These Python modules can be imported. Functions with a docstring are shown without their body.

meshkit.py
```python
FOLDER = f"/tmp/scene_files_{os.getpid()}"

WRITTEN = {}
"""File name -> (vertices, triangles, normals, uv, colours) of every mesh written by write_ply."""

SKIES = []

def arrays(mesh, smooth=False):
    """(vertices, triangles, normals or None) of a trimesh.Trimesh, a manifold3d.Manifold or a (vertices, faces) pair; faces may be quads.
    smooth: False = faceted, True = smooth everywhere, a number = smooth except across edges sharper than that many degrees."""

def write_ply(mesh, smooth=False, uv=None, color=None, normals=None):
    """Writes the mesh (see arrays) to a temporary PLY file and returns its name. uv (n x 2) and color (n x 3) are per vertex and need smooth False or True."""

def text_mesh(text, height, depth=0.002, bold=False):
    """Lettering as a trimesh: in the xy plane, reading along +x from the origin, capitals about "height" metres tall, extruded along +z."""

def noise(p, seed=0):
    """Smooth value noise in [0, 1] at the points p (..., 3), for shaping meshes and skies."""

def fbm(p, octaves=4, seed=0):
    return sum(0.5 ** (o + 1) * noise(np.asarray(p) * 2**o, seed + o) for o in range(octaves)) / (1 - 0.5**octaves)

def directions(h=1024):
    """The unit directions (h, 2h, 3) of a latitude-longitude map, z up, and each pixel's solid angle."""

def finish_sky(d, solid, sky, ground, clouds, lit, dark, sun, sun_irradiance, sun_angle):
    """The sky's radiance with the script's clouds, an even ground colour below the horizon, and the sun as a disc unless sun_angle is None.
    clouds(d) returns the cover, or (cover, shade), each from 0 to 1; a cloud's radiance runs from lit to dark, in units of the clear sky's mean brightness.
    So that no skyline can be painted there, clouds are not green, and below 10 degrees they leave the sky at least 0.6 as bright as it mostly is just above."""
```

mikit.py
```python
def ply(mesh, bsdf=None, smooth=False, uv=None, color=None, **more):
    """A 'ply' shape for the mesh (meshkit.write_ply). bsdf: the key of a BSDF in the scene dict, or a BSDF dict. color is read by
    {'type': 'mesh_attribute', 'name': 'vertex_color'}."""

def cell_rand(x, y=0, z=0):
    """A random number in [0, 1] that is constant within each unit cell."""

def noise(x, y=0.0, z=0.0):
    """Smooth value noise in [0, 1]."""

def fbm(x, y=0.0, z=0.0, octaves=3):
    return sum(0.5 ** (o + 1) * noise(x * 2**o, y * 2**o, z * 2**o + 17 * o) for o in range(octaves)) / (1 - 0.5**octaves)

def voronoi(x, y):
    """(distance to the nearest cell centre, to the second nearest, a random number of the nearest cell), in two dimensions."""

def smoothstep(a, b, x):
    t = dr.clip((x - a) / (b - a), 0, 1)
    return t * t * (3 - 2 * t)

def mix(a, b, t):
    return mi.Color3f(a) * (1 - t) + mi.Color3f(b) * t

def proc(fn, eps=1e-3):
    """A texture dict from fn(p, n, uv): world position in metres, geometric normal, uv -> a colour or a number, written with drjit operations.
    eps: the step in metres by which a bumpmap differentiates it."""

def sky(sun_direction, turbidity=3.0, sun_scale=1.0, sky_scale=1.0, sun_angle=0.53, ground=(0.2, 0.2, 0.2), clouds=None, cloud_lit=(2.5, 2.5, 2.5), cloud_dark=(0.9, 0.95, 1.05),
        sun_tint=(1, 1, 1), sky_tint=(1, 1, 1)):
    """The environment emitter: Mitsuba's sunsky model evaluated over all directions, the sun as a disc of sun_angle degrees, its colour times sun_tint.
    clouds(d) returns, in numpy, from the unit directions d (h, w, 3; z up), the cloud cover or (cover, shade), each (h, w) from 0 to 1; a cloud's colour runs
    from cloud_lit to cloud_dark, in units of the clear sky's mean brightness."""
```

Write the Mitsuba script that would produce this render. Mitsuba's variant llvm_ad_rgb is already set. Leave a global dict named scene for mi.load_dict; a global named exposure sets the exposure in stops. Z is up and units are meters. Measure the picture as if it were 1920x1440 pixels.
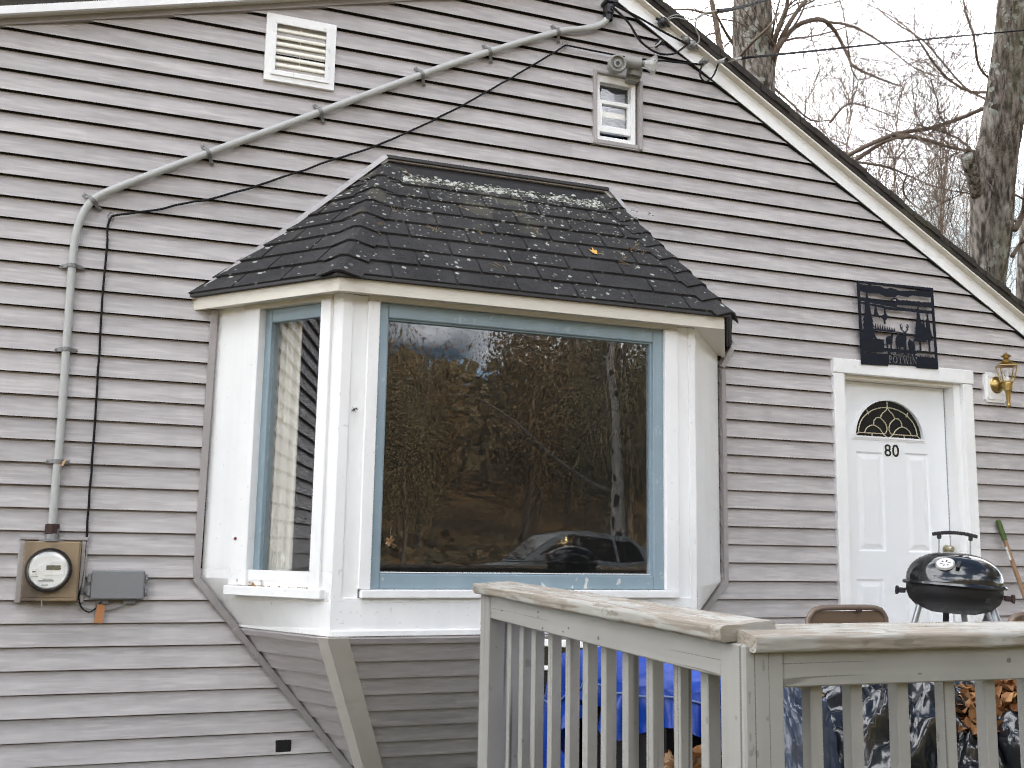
import math, random
import numpy as np, trimesh, shapely
import shapely.geometry as sg
from shapely import affinity
import drjit as dr
import mitsuba as mi
import mikit, meshkit

T = mi.ScalarTransform4f
scene, labels = {}, {}

# ------------------------------------------------------------------ camera, sky, exposure
FOC, YAW, PITCH, ROLL = 1983.745, 0.3594529, 0.1529971, 0.0170280   # focal length in pixels of a 1920 wide picture
EYE = np.array([0.0, -5.8890884, 1.4345663])
FWD = np.array([math.sin(YAW) * math.cos(PITCH), math.cos(YAW) * math.cos(PITCH), math.sin(PITCH)])
_r = np.array([math.cos(YAW), -math.sin(YAW), 0.0]); _u = np.cross(_r, FWD)
RGT = math.cos(ROLL) * _r + math.sin(ROLL) * _u
UPV = -math.sin(ROLL) * _r + math.cos(ROLL) * _u
scene['camera'] = {'type': 'perspective', 'fov': 2 * math.degrees(math.atan(960 / FOC)), 'fov_axis': 'x', 'near_clip': 0.05, 'far_clip': 600.0,
                   'to_world': T().look_at(origin=EYE.tolist(), target=(EYE + FWD).tolist(), up=UPV.tolist())}
SUN_AZ, SUN_EL = math.radians(29), math.radians(31)      # behind the house, to the right
SUN = (math.sin(SUN_AZ) * math.cos(SUN_EL), math.cos(SUN_AZ) * math.cos(SUN_EL), math.sin(SUN_EL))


def clouds(d):
    p = d / np.maximum(d[..., 2:3] + 0.25, 0.1)
    n = meshkit.fbm(p * np.array([1.6, 1.6, 0.0]) + np.array([1.5, 4.0, 0]), 5, 29)
    cover = np.clip((n - 0.43) * 6.5, 0, 1)
    return cover * 0.97, np.clip((n - 0.62) * 2.5, 0, 0.55)


scene['sky'] = mikit.sky(SUN, turbidity=3.2, clouds=clouds, sky_scale=0.20, cloud_lit=(12.6, 12.7, 13.1), cloud_dark=(7.0, 7.1, 7.4), sun_scale=0.30, sun_angle=5.0, sun_tint=(1.0, 0.93, 0.80), sky_tint=(1.0, 1.0, 1.0), ground=(0.16, 0.14, 0.11))
exposure = 4.85


def ray(px, py):
    return FWD + RGT * (px - 960) / FOC - UPV * (py - 720) / FOC


def atY(px, py, Y=0.0):
    v = ray(px, py); return EYE + v * (Y - EYE[1]) / v[1]


def atX(px, py, X):
    v = ray(px, py); return EYE + v * (X - EYE[0]) / v[0]


def atD(px, py, D):
    return EYE + ray(px, py) * D


# ------------------------------------------------------------------ materials
def lin(r, g, b):
    f = lambda c: (c / 255 / 12.92) if c <= 10 else ((c / 255 + 0.055) / 1.055) ** 2.4
    return [f(r), f(g), f(b)]


def mat(name, color, rough=0.5, spec=0.4, metal=0.0, two=True, bump=None, **kw):
    c = color if isinstance(color, dict) else {'type': 'rgb', 'value': list(color)}
    b = {'type': 'principled', 'base_color': c, 'roughness': rough, 'specular': spec, 'metallic': metal, **kw}
    if bump is not None:
        b = {'type': 'bumpmap', 'tex': mikit.proc(bump[0], eps=bump[2]), 'scale': bump[1], 'bsdf': b}
    scene['m_' + name] = {'type': 'twosided', 'bsdf': b} if two else b
    return 'm_' + name


def P(fn):
    return mikit.proc(fn)


N, FBM, SS, MIX = mikit.noise, mikit.fbm, mikit.smoothstep, mikit.mix


def f_siding(p, n, uv):
    g = FBM(p.x * 9.0 + p.y * 3.0, p.z * 70.0, p.y * 3.0, octaves=3)
    s = FBM(p.x * 3.6, p.z * 36.0, p.y, octaves=2)
    row = mikit.cell_rand(dr.floor((4.2208 - p.z) / 0.1143 + 40), dr.floor(p.x / 3.7 + 0.3), 2)
    k = dr.clip(0.5 + 1.5 * (0.55 * g + 0.45 * s - 0.5), 0, 1)
    c = MIX((0.322, 0.299, 0.294), (0.462, 0.436, 0.428), k)
    c = MIX(c, (0.58, 0.545, 0.53), SS(0.60, 0.8, FBM(p.x * 6.0 + 3, p.z * 95.0, p.y * 2.0, octaves=2)) * 0.28)
    blot = FBM(p.x * 0.8, p.z * 0.8, p.y, octaves=3)
    drip = SS(0.55, 0.8, N(p.x * 14.0, p.z * 0.9, 3.0)) * 0.06
    return c * (0.93 + 0.12 * row - drip * 0.5) * (0.97 + 0.06 * blot)


def f_white(p, n, uv):
    g = FBM(p.x * 3.0, p.z * 3.0, p.y * 3.0, octaves=4)
    st = N(p.x * 40.0, p.z * 1.4, p.y * 40.0)
    sp = SS(0.90, 0.95, N(p.x * 60.0, p.z * 55.0, p.y * 60.0))
    c = MIX((0.70, 0.70, 0.69), (0.82, 0.825, 0.82), g)
    return c * (0.965 + 0.05 * st) * (1 - 0.22 * sp)


def f_blue(p, n, uv):
    g = FBM(p.x * 9.0, p.z * 4.0, p.y * 9.0, octaves=3)
    c = MIX((0.185, 0.255, 0.295), (0.25, 0.325, 0.365), g)
    chip = SS(0.72, 0.76, FBM(p.x * 38.0, p.z * 26.0, p.y * 38.0, octaves=3))
    low = SS(1.42, 1.22, p.z)
    return MIX(c, (0.55, 0.56, 0.53), chip * (0.25 + 0.75 * low))


def f_shingle(p, n, uv):
    g = FBM(p.x * 130.0, p.z * 130.0, p.y * 130.0, octaves=2)
    big = FBM(p.x * 5.0, p.z * 5.0, p.y * 5.0, octaves=3)
    c = MIX((0.012, 0.0118, 0.0125), (0.062, 0.060, 0.060), g * 0.7 + big * 0.6 - 0.2)
    high = SS(2.95, 3.55, p.z)
    a, b, w = mikit.voronoi(p.x * 21.0, p.z * 30.0)
    spot = SS(0.33, 0.25, a + 0.12 * N(p.x * 160, p.z * 160, p.y * 160)) * SS(0.945, 0.96, w + 0.05 * high)
    a2, b2, w2 = mikit.voronoi(p.x * 62.0 + 9.1, p.z * 75.0)
    fine = SS(0.42, 0.3, a2) * SS(0.955, 0.975, w2 + 0.10 * high)
    c = MIX(c, (0.36, 0.38, 0.34), spot * 0.85)
    c = MIX(c, (0.25, 0.26, 0.23), fine * 0.8)
    moss = SS(0.56, 0.72, FBM(p.x * 7.0 + 4, p.z * 9.0, p.y * 7.0, octaves=3)) * high
    return MIX(c, (0.10, 0.095, 0.07), moss * 0.6)


def f_lichen(p, n, uv):
    g = FBM(p.x * 70.0, p.z * 70.0, p.y * 70.0, octaves=3)
    return MIX((0.07, 0.068, 0.058), (0.44, 0.45, 0.41), SS(0.40, 0.62, g))


def f_paint(p, n, uv):      # grey deck paint on wood
    g = FBM(p.x * 26.0, p.z * 2.2, p.y * 26.0, octaves=3)
    b = FBM(p.x * 3.0, p.z * 3.0, p.y * 3.0, octaves=3)
    c = MIX((0.205, 0.200, 0.183), (0.300, 0.294, 0.272), g * 0.5 + b * 0.5)
    crack = SS(0.055, 0.01, dr.abs(N(p.x * 34.0, p.z * 0.8, p.y * 34.0) - 0.5)) * SS(0.5, 0.68, N(p.x * 9.0, p.z * 1.7, p.y * 9.0))
    chip = SS(0.80, 0.83, FBM(p.x * 60.0, p.z * 30.0, p.y * 60.0, octaves=2))
    return MIX(MIX(c, (0.045, 0.04, 0.033), crack * 0.7), (0.07, 0.06, 0.05), chip * 0.35)


def f_painth(p, n, uv):     # the same paint on level boards: grain runs along them
    a = p.x + p.y
    g = FBM(a * 2.2, p.z * 60.0, 1.0, octaves=3)
    b = FBM(p.x * 3.0, p.z * 3.0, p.y * 3.0, octaves=3)
    c = MIX((0.205, 0.200, 0.183), (0.300, 0.294, 0.272), g * 0.5 + b * 0.5)
    crack = SS(0.04, 0.01, dr.abs(N(a * 1.6, p.z * 46.0, 4.0) - 0.5)) * SS(0.62, 0.75, N(a * 3.0, p.z * 9.0, 2.0))
    chip = SS(0.84, 0.87, FBM(a * 26.0, p.z * 70.0, 3.0, octaves=2))
    return MIX(MIX(c, (0.06, 0.05, 0.04), crack * 0.6), (0.07, 0.06, 0.05), chip * 0.7)


def f_cap(p, n, uv):        # peeling grey paint over bare, weathered wood
    along = SS(-3.90, -3.93, p.y)
    a = dr.select(along > 0.5, p.x, p.y)
    b = dr.select(along > 0.5, p.y, p.x)
    peel = FBM(a * 7.0, b * 34.0 + p.z * 34.0, 1.5, octaves=4)
    fib = FBM(a * 8.0, b * 190.0, p.z * 190.0, octaves=2)
    wood = MIX((0.145, 0.122, 0.097), (0.305, 0.270, 0.225), fib)
    paint = MIX((0.235, 0.228, 0.205), (0.335, 0.325, 0.295), FBM(a * 16.0, b * 30.0, p.z * 8.0, octaves=2))
    dirt = SS(0.62, 0.78, FBM(a * 22.0, b * 44.0, p.z * 40.0 + 5, octaves=3))
    return MIX(MIX(wood, paint, SS(0.44, 0.60, peel + 0.25 * (fib - 0.5))), (0.12, 0.11, 0.075), dirt * 0.55)


def f_meterbox(p, n, uv):
    g = FBM(p.x * 9.0, p.z * 4.0, 1.0, octaves=4)
    c = MIX((0.215, 0.150, 0.085), (0.32, 0.245, 0.155), g)
    rust = SS(0.5, 0.75, FBM(p.x * 7.0, p.z * 5.0 + 3, 2.0, octaves=3) + SS(1.38, 1.18, p.z) * 0.25)
    return MIX(c, (0.085, 0.066, 0.055), rust * 0.85)


def f_bark(p, n, uv):
    g = FBM(p.x * 24.0, p.z * 7.0, p.y * 24.0, octaves=4)
    lich = SS(0.57, 0.64, FBM(p.x * 11.0, p.z * 9.0, p.y * 11.0 + 7, octaves=4)) * SS(0.4, 0.6, FBM(p.x * 1.7, p.z * 1.4, p.y * 1.7, octaves=2))
    moss = SS(0.5, 0.75, FBM(p.x * 3.0 + 5, p.z * 1.6, p.y * 3.0, octaves=4))
    c = MIX((0.045, 0.038, 0.032), (0.24, 0.215, 0.19), SS(0.3, 0.72, g))
    c = MIX(c, (0.36, 0.38, 0.34), lich * 0.65)
    return MIX(c, (0.085, 0.085, 0.045), moss * 0.45)


def h_bark(p, n, uv):
    return FBM(p.x * 24.0, p.z * 7.0, p.y * 24.0, octaves=3)


def f_birch(p, n, uv):
    s = N(p.x * 9.0, p.z * 5.0, p.y * 9.0)
    return MIX((0.40, 0.38, 0.345), (0.05, 0.045, 0.04), SS(0.63, 0.72, s))


def f_ground(p, n, uv):
    g = FBM(p.x * 1.4, p.y * 1.4, 0.0, octaves=4)
    fine = FBM(p.x * 13.0, p.y * 13.0, 3.0, octaves=2)
    c = MIX((0.075, 0.068, 0.035), (0.115, 0.125, 0.045), SS(0.35, 0.65, g))
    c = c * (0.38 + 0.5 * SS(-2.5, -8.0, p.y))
    c = MIX(c, (0.105, 0.088, 0.062), SS(-26.0, -34.0, p.y))
    return MIX(c, (0.20, 0.125, 0.06), SS(0.5, 0.62, fine) * SS(-4.0, -13.0, p.y) * 0.55)


def f_drive(p, n, uv):
    return MIX((0.12, 0.11, 0.095), (0.25, 0.23, 0.20), FBM(p.x * 9.0, p.y * 9.0, 0.0, octaves=4))


def f_tarp(p, n, uv):
    g = FBM(p.x * 6.0, p.y * 6.0, p.z * 6.0, octaves=3)
    w = N(p.x * 160.0, p.y * 160.0, p.z * 160.0)
    return MIX((0.003, 0.028, 0.24), (0.008, 0.068, 0.43), g) * (0.85 + 0.3 * w)


def f_alu(p, n, uv):
    return MIX((0.28, 0.27, 0.27), (0.42, 0.41, 0.41), FBM(p.x * 12.0, p.z * 12.0, p.y * 12.0, octaves=3))


def f_tan(p, n, uv):
    return MIX((0.26, 0.24, 0.235), (0.36, 0.335, 0.33), FBM(p.x * 8.0, p.z * 3.0, p.y * 8.0, octaves=3))


def f_curtain(p, n, uv):
    return MIX((0.50, 0.48, 0.42), (0.66, 0.64, 0.57), FBM(p.x * 60.0, p.z * 0.6, p.y * 60.0, octaves=2))


def f_roof(p, n, uv):
    g = FBM(p.x * 30.0, p.z * 30.0, p.y * 30.0, octaves=3)
    moss = SS(0.48, 0.68, FBM(p.x * 6.0, p.z * 6.0, p.y * 6.0, octaves=3))
    return MIX(MIX((0.020, 0.018, 0.018), (0.055, 0.048, 0.042), g), (0.075, 0.075, 0.035), moss * 0.25)


def f_leafy(p, n, uv):
    r = mikit.cell_rand(dr.floor(p.x * 17), dr.floor(p.y * 17), dr.floor(p.z * 17))
    return MIX(MIX((0.16, 0.065, 0.025), (0.34, 0.19, 0.085), r), (0.09, 0.055, 0.03), SS(0.7, 0.9, N(p.x * 31, p.y * 31, p.z * 31)))


def f_bagblack(p, n, uv):
    return MIX((0.006, 0.007, 0.009), (0.016, 0.018, 0.023), FBM(p.x * 5.0, p.y * 5.0, p.z * 5.0, octaves=2))


mat('siding', P(f_siding), 0.42, 0.35)
mat('white', P(f_white), 0.38, 0.4)
mat('fascia', [0.60, 0.565, 0.49], 0.45, 0.35)
mat('brace', [0.60, 0.57, 0.52], 0.45, 0.35)
mat('blue', P(f_blue), 0.42, 0.4)
mat('shingle', P(f_shingle), 0.85, 0.25, bump=(lambda p, n, uv: N(p.x * 420, p.y * 420, p.z * 420), 0.0009, 4e-4))
mat('membrane', [0.030, 0.029, 0.030], 0.55, 0.4)
mat('lichen', P(f_lichen), 0.95, 0.1)
mat('trim', P(f_tan), 0.45, 0.3)
mat('alu', P(f_alu), 0.42, 0.5, 0.55)
mat('roof', P(f_roof), 0.8, 0.25)
mat('conduit', [0.40, 0.405, 0.39], 0.42, 0.4)
mat('galv', [0.20, 0.20, 0.195], 0.5, 0.5, 0.5)
mat('cable', [0.012, 0.011, 0.012], 0.7, 0.2)
mat('wire', [0.33, 0.32, 0.30], 0.5, 0.5, 0.3)
mat('rusty', [0.045, 0.026, 0.022], 0.7, 0.3)
mat('meterbox', P(f_meterbox), 0.5, 0.35)
mat('meterface', [0.72, 0.73, 0.70], 0.4, 0.4)
mat('greyprint', [0.30, 0.31, 0.30], 0.5, 0.3)
mat('lcd', [0.10, 0.105, 0.075], 0.3, 0.5)
mat('greybox', [0.195, 0.20, 0.205], 0.5, 0.35)
mat('orange', [0.40, 0.18, 0.075], 0.6, 0.3)
mat('louvre', [0.78, 0.765, 0.68], 0.4, 0.4)
mat('dark', [0.008, 0.008, 0.008], 0.8, 0.2)
mat('darkglass', [0.010, 0.012, 0.014], 0.06, 0.5)
mat('navy', [0.007, 0.0095, 0.016], 0.5, 0.18)
mat('brass', [0.42, 0.30, 0.12], 0.30, 0.5, 1.0)
mat('lead', [0.58, 0.52, 0.37], 0.4, 0.5, 0.35)
mat('door', [0.74, 0.755, 0.765], 0.35, 0.4)
mat('black', [0.012, 0.012, 0.014], 0.35, 0.4)
mat('knob', [0.40, 0.37, 0.27], 0.3, 0.5, 0.8)
mat('paint', P(f_paint), 0.55, 0.3)
mat('painth', P(f_painth), 0.55, 0.3)
mat('cap', P(f_cap), 0.75, 0.25, bump=(lambda p, n, uv: FBM(p.x * 22.0 + p.z * 30, p.y * 150.0, p.z * 120.0, octaves=3), 0.003, 1e-3))
mat('plank', [0.20, 0.19, 0.165], 0.7, 0.25)
mat('bag', P(f_bagblack), 0.14, 0.6, two=True, clearcoat=1.0, clearcoat_gloss=0.93)
mat('bagblue', [0.05, 0.065, 0.10], 0.16, 0.6, two=True)
mat('tarp', P(f_tarp), 0.36, 0.45, two=True)
mat('tarpline', [0.16, 0.22, 0.42], 0.5, 0.3, two=True)
mat('enamel', [0.006, 0.0065, 0.008], 0.06, 0.55, clearcoat=1.0, clearcoat_gloss=0.97)
mat('bowl', [0.010, 0.009, 0.009], 0.5, 0.35)
mat('bare_alu', [0.72, 0.71, 0.68], 0.35, 0.5, 0.5)
mat('leg', [0.30, 0.31, 0.32], 0.35, 0.5, 0.7)
mat('chair', [0.17, 0.125, 0.095], 0.35, 0.5, 0.2)
mat('vinylpad', [0.13, 0.085, 0.055], 0.5, 0.35)
mat('plastic', [0.70, 0.70, 0.68], 0.45, 0.35)
mat('leafy', P(f_leafy), 0.8, 0.2, two=True)
mat('paperbag', [0.36, 0.23, 0.13], 0.8, 0.2, two=True)
mat('redbug', [0.12, 0.01, 0.015], 0.3, 0.5)
mat('maple', [0.70, 0.42, 0.12], 0.7, 0.2, two=True)
mat('needle', [0.20, 0.15, 0.085], 0.8, 0.2)
mat('bark', P(f_bark), 0.95, 0.1, bump=(h_bark, 0.03, 4e-3))
mat('twig', [0.125, 0.098, 0.078], 0.9, 0.1)
mat('sapling', [0.165, 0.130, 0.105], 0.9, 0.1)
mat('birch', P(f_birch), 0.8, 0.2)
mat('trunkgrey', [0.19, 0.17, 0.15], 0.9, 0.1)
for i, c in enumerate([(0.185, 0.150, 0.100), (0.17, 0.155, 0.105), (0.22, 0.160, 0.090), (0.15, 0.145, 0.105)]):
    mat('woodleaf%d' % i, c, 0.8, 0.15, two=True)
mat('ground', P(f_ground), 0.95, 0.1)
mat('drive', P(f_drive), 0.95, 0.1)
mat('carpaint', [0.24, 0.27, 0.285], 0.45, 0.4, 0.0)
mat('tyre', [0.012, 0.012, 0.012], 0.8, 0.2)
mat('headlight', [0.75, 0.75, 0.75], 0.1, 0.6)
mat('room', [0.055, 0.050, 0.045], 0.8, 0.2, two=True)
mat('curtain', P(f_curtain), 0.9, 0.1, two=True)
mat('film', [0.055, 0.075, 0.115], 0.40, 0.3, two=True)
mat('greengrip', [0.055, 0.085, 0.022], 0.55, 0.35)
mat('handle', [0.245, 0.15, 0.085], 0.6, 0.3)
mat('paleyel', [0.62, 0.60, 0.48], 0.6, 0.3, two=True)
mat('lampgrey', [0.235, 0.235, 0.215], 0.5, 0.35)
mat('back', [0.04, 0.035, 0.035], 0.8, 0.2, two=True)
scene['m_pane'] = {'type': 'blendbsdf', 'weight': 0.012, 'a': {'type': 'thindielectric', 'int_ior': 1.56, 'ext_ior': 1.0}, 'b': {'type': 'twosided', 'bsdf': {'type': 'diffuse', 'reflectance': {'type': 'rgb', 'value': [.42, .43, .42]}}}}
scene['m_dusty'] = {'type': 'blendbsdf', 'weight': 0.30, 'a': {'type': 'thindielectric', 'int_ior': 1.5}, 'b': {'type': 'twosided', 'bsdf': {'type': 'diffuse', 'reflectance': {'type': 'rgb', 'value': [.5, .5, .47]}}}}
scene['m_clear'] = {'type': 'thindielectric', 'int_ior': 1.49, 'ext_ior': 1.0}


# ------------------------------------------------------------------ mesh helpers
def hullmesh(pts):
    return trimesh.convex.convex_hull(np.asarray(pts, float))


def norm(v):
    v = np.asarray(v, float); return v / np.linalg.norm(v)


def tube(points, radii, sides=8, caps=True):
    p = np.asarray(points, float); n = len(p)
    t = np.gradient(p, axis=0); t /= np.linalg.norm(t, axis=1, keepdims=True) + 1e-12
    a = np.cross(t[0], [0, 0, 1.0] if abs(t[0][2]) < 0.9 else [1.0, 0, 0]); a /= np.linalg.norm(a)
    A = []
    for k in range(n):
        a = a - t[k] * np.dot(a, t[k]); a /= np.linalg.norm(a) + 1e-12; A.append(a)
    A = np.array(A); B = np.cross(t, A)
    ang = np.arange(sides) * 2 * np.pi / sides
    R = np.broadcast_to(radii, (n,))[:, None, None]
    v = (p[:, None] + R * (np.cos(ang)[None, :, None] * A[:, None] + np.sin(ang)[None, :, None] * B[:, None])).reshape(-1, 3)
    i, j = np.meshgrid(np.arange(n - 1), np.arange(sides), indexing='ij')
    q = np.stack([i * sides + j, i * sides + (j + 1) % sides, (i + 1) * sides + (j + 1) % sides, (i + 1) * sides + j], -1).reshape(-1, 4)
    f = np.vstack([q[:, [0, 1, 2]], q[:, [0, 2, 3]]])
    if caps:
        v = np.vstack([v, p[:1], p[-1:]]); c0, c1 = n * sides, n * sides + 1
        jj = np.arange(sides)
        f = np.vstack([f, np.stack([(jj + 1) % sides, jj, jj * 0 + c0], 1), np.stack([(n - 1) * sides + jj, (n - 1) * sides + (jj + 1) % sides, jj * 0 + c1], 1)])
    return v, f


def smoothline(pts, step=0.03):
    """Catmull-Rom curve through the points."""
    p = np.asarray(pts, float)
    q = np.vstack([2 * p[0] - p[1], p, 2 * p[-1] - p[-2]])
    out = []
    for i in range(1, len(q) - 2):
        n = max(2, int(np.linalg.norm(q[i + 1] - q[i]) / step))
        for t in np.linspace(0, 1, n, endpoint=False):
            out.append(0.5 * (2 * q[i] + (q[i + 1] - q[i - 1]) * t + (2 * q[i - 1] - 5 * q[i] + 4 * q[i + 1] - q[i + 2]) * t ** 2 + (3 * q[i] - q[i - 1] - 3 * q[i + 1] + q[i + 2]) * t ** 3))
    out.append(q[-2]); return np.array(out)


class MB:
    """Collects shapes into one mesh."""
    def __init__(self): self.v, self.f, self.n = [], [], 0

    def add(self, v, f=None):
        if f is None:
            v, f = np.asarray(v.vertices), np.asarray(v.faces)
        v, f = np.asarray(v, float), np.asarray(f, int)
        if f.shape[1] == 4: f = np.vstack([f[:, [0, 1, 2]], f[:, [0, 2, 3]]])
        self.v.append(v); self.f.append(f + self.n); self.n += len(v); return self

    def box(self, x0, x1, y0, y1, z0, z1, c=0.0):
        return self.obox([(x0 + x1) / 2, (y0 + y1) / 2, (z0 + z1) / 2], [1, 0, 0], [0, 1, 0], [0, 0, 1], (x1 - x0) / 2, (y1 - y0) / 2, (z1 - z0) / 2, c)

    def obox(self, o, a, b, n, ha, hb, hn, c=0.0):
        o, a, b, n = np.asarray(o, float), norm(a), norm(b), norm(n)
        ha, hb, hn = abs(ha), abs(hb), abs(hn)
        c = min(c, ha * .45, hb * .45, hn * .45)
        pts = []
        for s in (-1, 1):
            for t in (-1, 1):
                for r in (-1, 1):
                    if c > 0:
                        pts += [o + a * s * ha + b * t * (hb - c) + n * r * (hn - c), o + a * s * (ha - c) + b * t * hb + n * r * (hn - c), o + a * s * (ha - c) + b * t * (hb - c) + n * r * hn]
                    else:
                        pts.append(o + a * s * ha + b * t * hb + n * r * hn)
        return self.add(hullmesh(pts))

    def bar(self, p0, p1, w, t, side=(0, 0, 1), c=0.0, ext=0.0):
        p0, p1 = np.asarray(p0, float), np.asarray(p1, float)
        a = norm(p1 - p0); s = np.asarray(side, float); s = norm(s - a * np.dot(s, a)); n = np.cross(a, s)
        return self.obox((p0 + p1) / 2, a, s, n, np.linalg.norm(p1 - p0) / 2 + ext, w / 2, t / 2, c)

    def tube(self, pts, r, sides=8): return self.add(*tube(pts, r, sides))

    def lathe(self, prof, o, axis=(0, 0, 1), n=40, a0=0.0):
        prof = np.asarray(prof, float); axis = norm(axis)
        a = norm(np.cross(axis, [0, 0, 1.0] if abs(axis[2]) < .9 else [1.0, 0, 0])); b = np.cross(axis, a)
        ang = np.arange(n) * 2 * np.pi / n + a0
        v = (np.asarray(o, float) + prof[:, None, 1:2] * axis + prof[:, None, 0:1] * (np.cos(ang)[None, :, None] * a + np.sin(ang)[None, :, None] * b)).reshape(-1, 3)
        m = len(prof)
        i, j = np.meshgrid(np.arange(m - 1), np.arange(n), indexing='ij')
        q = np.stack([i * n + j, i * n + (j + 1) % n, (i + 1) * n + (j + 1) % n, (i + 1) * n + j], -1).reshape(-1, 4)
        return self.add(v, q)

    def prism(self, poly, o, u, v, n, d0, d1):
        """A shapely polygon in the plane (o, u, v), from offset d0 to d1 along n."""
        o, u, v, n = (np.asarray(x, float) for x in (o, u, v, n))
        for g in getattr(poly, 'geoms', [poly]):
            if g.is_empty or g.area < 1e-9: continue
            m = trimesh.creation.extrude_polygon(g, d1 - d0, engine='earcut')
            w = np.asarray(m.vertices)
            f = np.asarray(m.faces)
            if np.dot(np.cross(u, v), n) < 0: f = f[:, ::-1]
            self.add(o + w[:, 0:1] * u + w[:, 1:2] * v + (w[:, 2:3] + d0) * n, f)
        return self

    def mesh(self): return np.vstack(self.v), np.vstack(self.f)


def numbered(key):
    def taken(k): return k in scene or k in labels or any(s.startswith(k + '__') for s in scene)
    if not taken(key): return key
    i = _count.get(key, 1)
    while taken('%s_%03d' % (key, i)): i += 1
    _count[key] = i
    return '%s_%03d' % (key, i)


_count = {}


def thing(name, label, cat, group=None, kind=None):
    key = numbered(name)
    labels[key] = {'label': label, 'category': cat}
    if group: labels[key]['group'] = group
    if kind: labels[key]['kind'] = kind
    return key


def part(parent, name, mesh, bsdf, smooth=False, label=None, kind=None, **kw):
    base = parent + '__' + name
    key = base
    if key in scene:
        i = _count.get(base, 1)
        while '%s_%03d' % (base, i) in scene: i += 1
        _count[base] = i
        key = '%s_%03d' % (base, i)
    if isinstance(mesh, MB): mesh = mesh.mesh()
    scene[key] = mikit.ply(mesh, 'm_' + bsdf, smooth=smooth, **kw)
    if label or kind: labels[key] = {k: v for k, v in (('label', label), ('kind', kind)) if v}
    return key


def whole(name, mesh, bsdf, label, cat=None, group=None, kind=None, smooth=False):
    key = numbered(name)
    if isinstance(mesh, MB): mesh = mesh.mesh()
    scene[key] = mikit.ply(mesh, 'm_' + bsdf, smooth=smooth)
    labels[key] = {k: v for k, v in (('label', label), ('category', cat), ('group', group), ('kind', kind)) if v}
    return key


def B(x0, x1, y0, y1, z0, z1, c=0.0): return MB().box(x0, x1, y0, y1, z0, z1, c)


X, Y, Z = np.eye(3)
rng = np.random.default_rng(7)

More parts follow.
